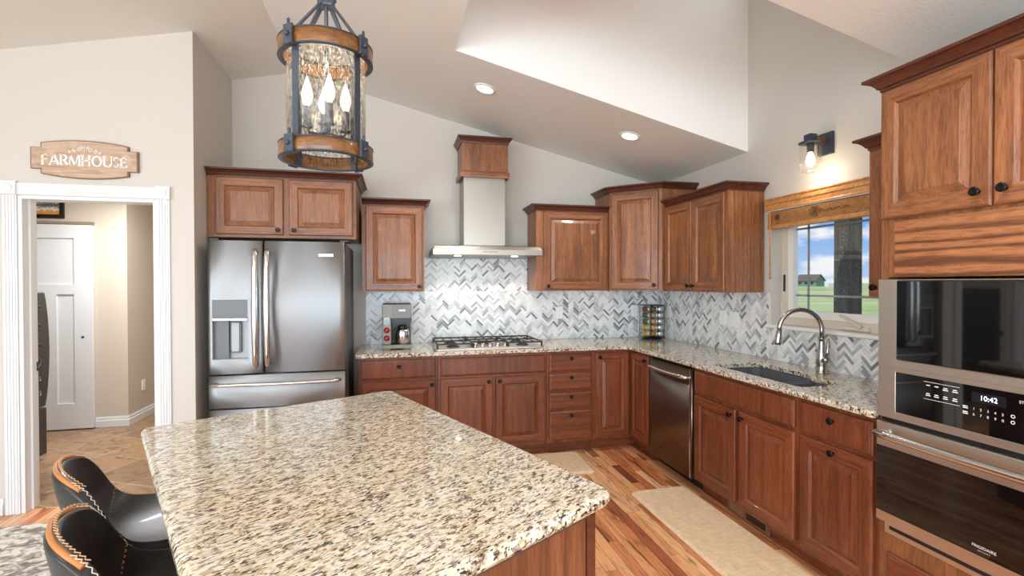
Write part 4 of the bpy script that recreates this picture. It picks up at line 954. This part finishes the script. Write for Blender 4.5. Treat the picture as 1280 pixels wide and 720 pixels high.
# ================================================================== lantern
LX, LY = -2.845, -2.80
ln = thing('lantern_pendant', 'barrel-ring lantern pendant with seeded glass hanging above the island', 'pendant light', (LX, LY, 1.882))
ANG = [math.radians(a) for a in (-127, -37, 53, 143)]
def hoop(z, h):
    bm = B(); lathe(bm, [(.136, z), (.151, z), (.151, z + h), (.136, z + h), (.136, z)], 64); o = obj('wooden_ring', bm, amber, ln, bevel=.002)
    bm = B()
    for zz in (z - .003, z + h): lathe(bm, [(.134, zz), (.1525, zz), (.1525, zz + .003), (.134, zz + .003), (.134, zz)], 64)
    obj('metal_edge', bm, metal_bl, o)
    for a in ANG:
        ca, sa = math.cos(a), math.sin(a); bm = B()
        bar(bm, (.1525 * ca, .1525 * sa, z - .008), (.1525 * ca, .1525 * sa, z + h + .012), .036, .007) if False else None
        R = Matrix.Rotation(a, 4, 'Z'); vs = box(bm, .1535, .163, -.018, .018, z - .006, z + h + .008); lathe(bm, [(.008, .163), (.008, .167), (.005, .172), (0, .172)], 8, (0, 0, z + h / 2), 'x')
        lathe(bm, [(0, z + h + .028), (.005, z + h + .024), (.005, z + h + .008)], 8, (.158, 0, 0))
        bmesh.ops.transform(bm, matrix=R, verts=bm.verts); obj('bracket', bm, metal_bl, o, bevel=.0015)
hoop(.0, .042); hoop(.335, .046)
for a in ANG:
    bm = B(); box(bm, .1285, .1335, -.0125, .0125, -.004, .386); bmesh.ops.transform(bm, matrix=Matrix.Rotation(a, 4, 'Z'), verts=bm.verts); obj('strap', bm, metal_bl, ln)
bm = B(); lathe(bm, [(.124, .01), (.127, .01), (.127, .375), (.124, .375), (.124, .01)], 64); obj('glass_cylinder', bm, seeded_m, ln)
HZ = .535
for a in ANG:
    bm = B(); ca, sa = math.cos(a), math.sin(a); bar(bm, (.133 * ca, .133 * sa, .386), (.024 * ca, .024 * sa, HZ - .01), .016, .006); obj('arm', bm, metal_bl, ln)
bm = B(); box(bm, -.026, .026, -.026, .026, HZ - .015, HZ + .035); lathe(bm, [(.009, .026), (.009, .031), (0, .034)], 8, (0, 0, HZ + .01), 'x'); obj('hub', bm, metal_bl, ln, bevel=.003)
bm = B(); ztop = CZ(LX) - 1.882; tube(bm, [(0, 0, .09), (0, 0, ztop - .02)], .0065, 10); obj('stem', bm, metal_bl, ln)
bm = B(); lathe(bm, [(0, ztop - .03), (.065, ztop - .025), (.065, ztop - .004), (0, ztop - .004)], 24); obj('canopy', bm, metal_bl, ln)
for i, a in enumerate([math.radians(b) for b in (-165, -75, 15, 105)]):
    ca, sa = math.cos(a) * .062, math.sin(a) * .062
    bm = B(); tube(bm, [(0, 0, .10), (ca * .5, sa * .5, .088), (ca * .9, sa * .9, .09), (ca, sa, .105)], .005, 8); lathe(bm, [(0, .10), (.016, .104), (.018, .11), (.0, .11)], 12, (ca, sa, 0)); lathe(bm, [(.0125, .11), (.0125, .175), (0, .175)], 14, (ca, sa, 0)); sk_ = obj('candle_socket', bm, metal_bl, ln)
    bm = B(); lathe(bm, [(0, .1755), (.009, .178), (.016, .195), (.0185, .21), (.015, .232), (.007, .256), (.002, .272), (0, .274)], 16, (ca, sa, 0)); obj('flame_bulb', bm, bulb_m, sk_)
    l = bpy.data.lights.new('lantern_light', 'POINT'); l.energy = 1.1; l.color = (1, .80, .55); l.shadow_soft_size = .03; o = bpy.data.objects.new('lantern_light', l); COL.objects.link(o); o.parent = ln; o.location = (ca, sa, .30)

# wall sconce over the window
sc = thing('wall_sconce', 'small metal and wood wall sconce with glass jar shade above window', 'wall light', (0, -2.045, 2.325), -PI / 2)
bm = B(); box(bm, -.055, .055, -.022, -.001, -.068, .068); obj('back_plate', bm, metal_bl, sc, bevel=.003)
bm = B(); bar(bm, (0, -.022, .025), (0, -.10, .025), .034, .034); obj('wood_arm', bm, amber, sc)
bm = B(); box(bm, -.026, .026, -.15, -.10, .005, .052); lathe(bm, [(.0, -.0), (.066, 0), (.066, .006), (0, .006)], 28, (0, -.125, -.002)); lathe(bm, [(.02, -.055), (.02, -.003), (0, -.003)], 16, (0, -.125, 0)); obj('socket_cap', bm, metal_bl, sc)
bm = B(); lathe(bm, [(.056, -.003), (.060, -.012), (.060, -.165), (.056, -.175), (.0, -.178)], 28, (0, -.125, 0)); obj('glass_jar', bm, glass('frosty_jar_glass', .3, (.98, .97, .95, 1), True, .9), sc)
bm = B(); lathe(bm, [(0, -.148), (.012, -.146), (.024, -.13), (.028, -.112), (.022, -.085), (.014, -.065), (.013, -.056), (0, -.056)], 18, (0, -.125, 0)); obj('bulb', bm, bulb_m, sc)
l = bpy.data.lights.new('sconce_light', 'POINT'); l.energy = 2.2; l.color = (1, .82, .6); l.shadow_soft_size = .03; o = bpy.data.objects.new('sconce_light', l); COL.objects.link(o); o.parent = sc; o.location = (0, -.125, -.20)

# recessed downlights in the sloped ceiling
def downlight(x, y, label, power=38):
    s_ = math.atan(.24) if x > -3.45 else -math.atan(.22)
    t = thing('recessed_downlight', label, 'downlight', (x, y, CZ(x)), 0, 'recessed downlights'); t.rotation_euler = (0, s_, 0)
    bm = B(); lathe(bm, [(.062, -.002), (.066, -.008), (.085, -.006), (.088, -.001), (.062, -.001)], 28); obj('trim_ring', bm, sill_m, t)
    bm = B(); lathe(bm, [(0, -.003), (.0615, -.003)], 24); obj('lens', bm, led_m, t)
    l = bpy.data.lights.new('downlight_lamp', 'SPOT'); l.energy = power; l.spot_size = 2.3; l.spot_blend = .8; l.color = (1, .97, .93); l.shadow_soft_size = .06
    o = bpy.data.objects.new('downlight_lamp', l); COL.objects.link(o); o.parent = t; o.location = (0, 0, -.02)
downlight(-1.96, -.915, 'round recessed downlight in sloped ceiling, right of the lantern')
downlight(-.78, -.935, 'round recessed downlight in sloped ceiling, above the corner cabinet')
for x, y, p in ((-1.1, -3.5, 65), (-1.1, -5.0, 85), (-2.2, -6.4, 38), (-4.6, -2.6, 38), (-4.6, -5.6, 38)): downlight(x, y, 'unseen recessed downlight added for fill, in the ceiling out of frame', p)  # added out of view as fill; the stronger pair lifts the right side

# ================================================================== island
IN_, IE, IS, IW = (-2.643, -1.968), (-2.050, -3.372), (-2.86, -3.845), (-3.575, -2.425)
def lerp(a, b, t): return (a[0] + (b[0] - a[0]) * t, a[1] + (b[1] - a[1]) * t)
def roundpoly(P, r, n=6):
    out = []
    for i in range(len(P)):
        p = Vector(P[i]); a = (Vector(P[i - 1]) - p).normalized(); b = (Vector(P[(i + 1) % len(P)]) - p).normalized()
        for k in range(n + 1):
            t = k / n; q = p + a * r * (1 - t) ** 2 + b * r * t ** 2; out.append((q.x, q.y))
    return out
il = thing('kitchen_island', 'freestanding kitchen island with granite top in the foreground', 'island', (-2.80, -2.90, 0))
IP = [(p[0] + 2.80, p[1] + 2.90) for p in (IN_, IW, IS, IE)]          # counter-clockwise
outp = ccw(roundpoly(IP, .05))
bm = B(); prof = [(.020, .875), (.006, .879), (.0, .889), (.0, .901), (.006, .911), (.016, .9145)]
rings_loft(bm, [[(x, y, z) for x, y in inset(outp, d)] for d, z in prof], smooth=False); bmesh.ops.recalc_face_normals(bm, faces=bm.faces)
top = obj('granite_top', bm, gran_i, il)
bc = [lerp(IP[0], IP[1], .04), lerp(IP[0], IP[1], .70), lerp(IP[3], IP[2], .70), lerp(IP[3], IP[2], .06)]
bc = [lerp(bc[0], bc[3], .03), lerp(bc[1], bc[2], .03), lerp(bc[2], bc[1], .028), lerp(bc[3], bc[0], .028)]
bm = B(); prism(bm, ccw(bc), .10, .874); obj('carcass', bm, isl_w, il)
cx_ = sum(p[0] for p in bc) / 4; cy_ = sum(p[1] for p in bc) / 4
bm = B(); prism(bm, ccw([lerp(p, (cx_, cy_), .08) for p in bc]), .002, .0995); obj('toe_kick', bm, cher_h, il)
# framing on the near end: corner post and dark rail under the stone
E_, S_ = Vector(bc[3]), Vector(bc[2]); dv = (S_ - E_).normalized(); nv = Vector((-dv.y, dv.x)); nv = nv if nv.dot(Vector((.4, -1))) > 0 else -nv
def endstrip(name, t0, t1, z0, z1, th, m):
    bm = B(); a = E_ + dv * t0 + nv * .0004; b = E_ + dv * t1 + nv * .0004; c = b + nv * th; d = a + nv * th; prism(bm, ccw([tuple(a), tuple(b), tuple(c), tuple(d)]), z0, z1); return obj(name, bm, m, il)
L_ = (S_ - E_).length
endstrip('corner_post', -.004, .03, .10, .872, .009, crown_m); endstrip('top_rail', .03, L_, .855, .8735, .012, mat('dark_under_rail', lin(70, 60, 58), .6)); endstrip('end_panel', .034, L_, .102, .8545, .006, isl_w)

# ================================================================== leather counter stools
def stool(label, loc, rz):
    t = thing('counter_stool', label, 'stool', loc, rz, 'leather stools at the island')
    prof = [(.215, .600), (.19, .614), (.10, .612), (.0, .602), (-.09, .602), (-.15, .618), (-.195, .655), (-.222, .715), (-.24, .78), (-.25, .835), (-.255, .872)]
    hw_ = [.185, .20, .225, .235, .235, .232, .226, .218, .205, .186, .150]
    rise = [.0, .01, .022, .035, .055, .080, .070, .045, .020, .0, -.018]; fwd = [0, 0, 0, 0, .0, .03, .060, .072, .070, .058, .036]
    n = 12; bm = B(); G = []
    for (x, z), h, r, f in zip(prof, hw_, rise, fwd):
        row = []
        for k in range(n + 1):
            q = k / n * 2 - 1; a = abs(q); row.append(Vector((x + f * a ** 2.4, h * q, z + r * a ** 2.6)))
        G.append(row)
    V = [[bm.verts.new(p) for p in row] for row in G]
    for a, b in zip(V, V[1:]):
        for k in range(n): bm.faces.new([a[k], b[k], b[k + 1], a[k + 1]]).smooth = True
    bmesh.ops.recalc_face_normals(bm, faces=bm.faces)
    if bm.faces[:][20].normal.z < 0: bmesh.ops.reverse_faces(bm, faces=bm.faces)
    sh = obj('seat_shell', bm, leather_m, t); s = sh.modifiers.new('thick', 'SOLIDIFY'); s.thickness = .034; s.offset = -1
    b = sh.modifiers.new('soft', 'BEVEL'); b.width = .009; b.segments = 3; b.limit_method = 'ANGLE'; b.angle_limit = math.radians(50)
    s2 = sh.modifiers.new('sub', 'SUBSURF'); s2.levels = 1; s2.render_levels = 2
    # piping runs round the outer rim, tan along the top of the back
    rim = [G[i][0] for i in range(4, 11)] + G[10][1:-1] + [G[i][n] for i in range(10, 3, -1)]
    top_ = [G[i][0] for i in range(9, 11)] + G[10][1:-1] + [G[i][n] for i in range(10, 8, -1)]
    off = Vector((-.020, 0, .002))
    bm = B(); tube(bm, [p + off for p in top_], .0075, 8); obj('leather_edging', bm, tanleather, sh)
    def stitch(path, w_, step, m, nm, o=Vector((0, 0, 0))):
        bm = B(); pts = []
        for a, b in zip(path, path[1:]):
            k = max(1, int((b - a).length / step))
            for i in range(k): pts.append(a + (b - a) * i / k)
        for i in range(len(pts) - 1):
            d = (pts[i + 1] - pts[i]).normalized(); sd = d.cross(Vector((.3, 0, 1))).normalized()
            sgn = 1 if i % 2 else -1
            a = pts[i] + o - sd * w_ * sgn; b_ = pts[i + 1] + o + sd * w_ * sgn; bar(bm, a, b_, .0018, .0018)
        return obj(nm, bm, m, sh)
    for q in (0, n):
        side = [G[i][q] + Vector((-.012, 0, .006)) for i in range(10, 3, -1)]; sg = -1 if q == 0 else 1
        stitch(side, .005, .008, thread_l, 'side_stitching', Vector((0, sg * .006, 0)))
    stitch([p + Vector((0, 0, .003)) for p in G[5]], .005, .008, thread_m, 'seat_stitching')
    st = [p + Vector((-.016, 0, .010)) for p in top_]; stitch(st, .004, .007, thread_m, 'edge_stitching', Vector((.006, 0, .004)))
    for sx, sy in ((1, 1), (1, -1), (-1, 1), (-1, -1)):
        bm = B(); tube(bm, [(sx * .12, sy * .13, .575), (sx * .19, sy * .20, .012), (sx * .19, sy * .20, .001)], [.012, .011, .011], 10); obj('leg', bm, iron, t)
    bm = B(); q = .135 + .04; R_ = .17; z = .22
    for a, b in (((R_, R_ + .01, z), (R_, -R_ - .01, z)), ((-R_, R_ + .01, z), (-R_, -R_ - .01, z)), ((R_, R_ + .01, z), (-R_, R_ + .01, z)), ((R_, -R_ - .01, z), (-R_, -R_ - .01, z))): tube(bm, [a, b], .009, 8)
    obj('foot_ring', bm, iron, t)
    bm = B(); box(bm, -.14, .14, -.15, .15, .558, .575); obj('seat_plate', bm, iron, t)
    return t
FA = math.atan2(.45, .88)
stool('black leather bucket stool at the island, farther from the camera', (-3.445, -2.575, 0), FA)
stool('black leather bucket stool at the island, nearer the camera at the lower left corner', (-3.19, -3.045, 0), FA)

# ================================================================== mats and rug
def rugobj(name, x0, x1, y0, y1, h, m, label, cat, rz=0, r=.05):
    bm = B(); cx, cy = (x0 + x1) / 2, (y0 + y1) / 2; P = rrect(x0 - cx, x1 - cx, y0 - cy, y1 - cy, r)
    rings_loft(bm, [[(x, y, .001) for x, y in P], [(x, y, h * .35) for x, y in P], [(x, y, h) for x, y in inset(P, .018)], [(x, y, h) for x, y in inset(P, .03)]])
    o = obj(name, bm, m, None, loc=(cx, cy, 0), rot=(0, 0, rz)); return tag(o, label, cat)
rugobj('kitchen_mat', -1.045, -.615, -2.62, -1.452, .018, mat_m, 'long tan anti-fatigue mat on the floor in front of the sink', 'mat')
rugobj('kitchen_mat', -2.45, -1.115, -1.04, -.565, .018, mat_m, 'tan mat on the floor before the cooktop cabinets, partly behind the island', 'mat', math.radians(-3))
bm = B(); box(bm, -6.4, -4.12, -4.2, -1.03, .001, .012); o = obj('area_rug', bm, rug_m, None, bevel=.004); tag(o, 'grey and cream distressed area rug at the lower left', 'rug')

# ================================================================== FARMHOUSE sign
sg = thing('wall_sign', 'whitewashed wooden FARMHOUSE plaque above the doorway', 'sign', (-4.573, YSIGN - .001, 2.268), 0)
def plaque(w, h, k):
    P = []; wi = w - .055; n = 12
    for i in range(n + 1):
        u = -1 + 2 * i / n; P.append((wi * u, -(h * .80 + h * .20 * (1 - u * u)) + 0))
    P += [(wi, -h * .55), (w, -h * .55), (w, h * .55), (wi, h * .55)]
    for i in range(n + 1):
        u = 1 - 2 * i / n; P.append((wi * u, h * .80 + h * .20 * (1 - u * u)))
    P += [(-wi, h * .55), (-w, h * .55), (-w, -h * .55), (-wi, -h * .55)]
    return P
bm = B(); prism(bm, plaque(.298, .124, 0), -.018, 0, 'xz'); bmesh.ops.recalc_face_normals(bm, faces=bm.faces); obj('board', bm, sign_edge, sg)
bm = B(); prism(bm, plaque(.290, .117, 0), -.0215, -.0182, 'xz'); bmesh.ops.recalc_face_normals(bm, faces=bm.faces); obj('face_panel', bm, sign_m, sg)
# serif capitals built from thick and thin strokes
yl = -.0228
def letters(bm, word, x, zb, H, gap):
    T, t, sf = .0120 * H / .075, .0062 * H / .075, .0095 * H / .075
    def st(a, b, w_):
        a, b = Vector(a), Vector(b); d = (b - a).normalized(); p = Vector((-d.y, d.x)) * w_ / 2
        prism(bm, [tuple(a - p), tuple(b - p), tuple(b + p), tuple(a + p)], yl - .0012, yl + .0012, 'xz')
    def serif(cx, z): st((cx - sf, z), (cx + sf, z), t * .9)
    def arc(cx, cz, rx, rz, a0, a1, thick=True, n=14):
        for i in range(n):
            b0 = a0 + (a1 - a0) * i / n; b1 = a0 + (a1 - a0) * (i + 1) / n; am = (b0 + b1) / 2
            w_ = t + (T - t) * abs(math.cos(am)) if thick else t
            p = [(cx + (rx + o * w_ / 2) * math.cos(b), cz + (rz + o * w_ / 2) * math.sin(b)) for b in (b0, b1) for o in (-1, 1)]
            prism(bm, [p[0], p[1], p[3], p[2]], yl - .0012, yl + .0012, 'xz')
    for ch in word:
        z0, z1, zm = zb, zb + H, zb + H * .52
        if ch == 'F' or ch == 'E':
            w_ = H * .55; st((x + T / 2, z0), (x + T / 2, z1), T); serif(x + T / 2, z0); st((x, z1 - t / 2), (x + w_, z1 - t / 2), t); st((x, zm), (x + w_ * .75, zm), t)
            st((x + w_ - t / 2, z1), (x + w_ - t / 2, z1 - H * .2), t); st((x + w_ * .75, zm + H * .08), (x + w_ * .75, zm - H * .08), t)
            if ch == 'E': st((x, z0 + t / 2), (x + w_, z0 + t / 2), t); st((x + w_, z0), (x + w_, z0 + H * .2), t)
        elif ch == 'A':
            w_ = H * .72; st((x, z0), (x + w_ / 2, z1), t); st((x + w_, z0), (x + w_ / 2 - t * .3, z1), T); st((x + w_ * .22, z0 + H * .33), (x + w_ * .78, z0 + H * .33), t); serif(x, z0); serif(x + w_, z0)
        elif ch == 'R':
            w_ = H * .66; st((x + T / 2, z0), (x + T / 2, z1), T); serif(x + T / 2, z0); serif(x + T / 2, z1); arc(x + w_ * .42, z0 + H * .74, w_ * .36, H * .235, -PI / 2, PI / 2); st((x + T / 2, z1 - t / 2), (x + w_ * .45, z1 - t / 2), t); st((x + T / 2, z0 + H * .5), (x + w_ * .45, z0 + H * .5), t); st((x + w_ * .45, z0 + H * .5), (x + w_, z0), T * .95); serif(x + w_, z0)
        elif ch == 'M':
            w_ = H * .88; st((x, z0), (x + t, z1), t); st((x + t, z1), (x + w_ / 2, z0), T); st((x + w_ / 2, z0), (x + w_ - T, z1), t); st((x + w_ - T / 2, z0), (x + w_ - T / 2, z1), T); serif(x, z0); serif(x + w_ - T / 2, z0)
        elif ch == 'H':
            w_ = H * .72; st((x + T / 2, z0), (x + T / 2, z1), T); st((x + w_ - T / 2, z0), (x + w_ - T / 2, z1), T); st((x, zm), (x + w_, zm), t)
            for c in (x + T / 2, x + w_ - T / 2): serif(c, z0); serif(c, z1)
        elif ch == 'O':
            w_ = H * .86; arc(x + w_ / 2, z0 + H / 2, w_ / 2 - T / 2, H / 2 - t / 2, 0, 2 * PI, n=28)
        elif ch == 'U':
            w_ = H * .72; st((x + T / 2, z1), (x + T / 2, z0 + H * .3), T); st((x + w_ - t / 2, z1), (x + w_ - t / 2, z0 + H * .3), t); arc(x + w_ / 2, z0 + H * .3, w_ / 2 - T / 2, H * .3 - t / 2, PI, 2 * PI); serif(x + T / 2, z1); serif(x + w_ - t / 2, z1)
        elif ch == 'S':
            w_ = H * .5; arc(x + w_ / 2, z0 + H * .75, w_ / 2 - t, H * .25 - t / 2, PI * .12, PI * 1.5, False); arc(x + w_ / 2, z0 + H * .25, w_ / 2 - t, H * .25 - t / 2, -PI * .88, PI * .5, False); st((x + w_ * .25, z0 + H * .62), (x + w_ * .75, z0 + H * .38), T)
        x += w_ + gap
    return x
bm = B(); tmp = B(); Hh = .068; gp = .0065
wd = letters(tmp, 'FARMHOUSE', 0, 0, Hh, gp) - gp; tmp.free(); letters(bm, 'FARMHOUSE', -wd / 2, -.042, Hh, gp)
obj('lettering', bm, mat('cream_letter_paint', lin(246, 242, 236), .6), sg)
bm = B()
for sx in (-1, 1):
    for (cx, cz, r0, turns, a0) in ((.030, .062, .015, 1.3, PI), (.058, .054, .012, 1.3, PI / 2), (.013, .075, .011, 1.2, PI / 2), (.082, .046, .009, 1.2, PI / 3)):
        pts = []
        for i in range(19):
            u = i / 18; a = a0 - turns * 2 * PI * u; r = r0 * (1 - .8 * u); pts.append((sx * (cx + r * math.cos(a)), yl + .0004, cz + r * math.sin(a)))
        tube(bm, pts, .003, 5)
tube(bm, [(0, yl, .04), (0, yl, .095)], .0024, 5)
obj('scroll_ornament', bm, mat('pale_grey_ornament', lin(226, 224, 220), .6), sg)

# ================================================================== laundry room things
wm = thing('washing_machine', 'dark graphite washer on a pedestal seen through the doorway', 'washer', (-5.81, -.03, 0), PI / 2)
bm = B(); box(bm, -.34, .34, -.34, .34, .445, 1.395); bd = obj('body', bm, washer_m, wm, bevel=.012)
bm = B(); n = 12; pts = [(.34, .46)] + [(.34 + .052 * math.sin(PI * i / n) ** .8, .46 + .93 * i / n) for i in range(1, n)] + [(.34, 1.39)]
a = [(x, z) for x, z in pts]; prism(bm, a, -.335, .335, 'xz'); bmesh.ops.recalc_face_normals(bm, faces=bm.faces); obj('front_panel', bm, washer_m, wm)
bm = B()
for z, k in ((1.28, 1), (1.13, 1), (.97, 1), (.70, -1), (.58, -1)):
    tube(bm, [(-.05, -.342, z + .06 * k), (.10, -.342, z + .06 * k), (.20, -.342, z + .02 * k), (.27, -.342, z), (.27, -.342, z - .035), (.20, -.342, z - .02), (.08, -.342, z + .02 * k)], .0045, 6)
tube(bm, [(.05, -.342, .90), (.20, -.342, .90), (.27, -.342, .84), (.27, -.342, .80), (.18, -.342, .745), (.05, -.342, .745)], .0045, 6)
obj('embossed_ribs', bm, mat('washer_highlight', lin(120, 118, 114), .3, .4), wm)
pdm = bpy.data.materials['graphite_washer_enamel']
bm = B(); box(bm, -.34, .345, -.34, .34, .045, .435); pd = obj('pedestal', bm, pdm, wm, bevel=.01)
for sx in (-.28, .28):
    for sy in (-.28, .28):
        bm = B(); lathe(bm, [(0, .001), (.025, .001), (.02, .02), (.02, .046), (0, .046)], 12, (sx, sy, 0)); obj('foot', bm, black_pl, wm)
pc = thing('framed_print', 'dark framed farm print hanging above the laundry door', 'picture', (-6.035, 1.2495, 2.235))
bm = B(); holed(bm, [(-.19, -.115), (.19, -.115), (.19, .115), (-.19, .115)], [[(-.155, -.08), (.155, -.08), (.155, .08), (-.155, .08)]], -.022, -.001, 'xz'); obj('frame', bm, black_pl, pc)
bm = B(); box(bm, -.158, .158, -.010, -.006, -.083, .083); o = obj('print', bm, artmat(), pc, loc=(0, 0, 0))
for v in o.data.vertices: v.co.z += .083
o.location.z = -.083
sh = thing('wall_shelf', 'end of a small white shelf at the left edge beside the door casing', 'shelf', (-5.34, YSIGN - .001, .80))
bm = B(); box(bm, -.25, .19, -.16, 0, 0, .02); obj('board', bm, white_m, sh, bevel=.003)
bm = B(); prism(bm, [(-.15, 0), (-.02, 0), (0, -.002), (0, -.075), (-.02, -.075)][::-1], .15, .17, 'yz'); bmesh.ops.recalc_face_normals(bm, faces=bm.faces); obj('bracket', bm, sill_m, sh)
area_light('laundry_fill_light', (-5.0, .4, 2.40), (0, 0, 0), .5, .5, 52, (.97, .98, 1))  # unseen lamp added to brighten the laundry, without a fixture
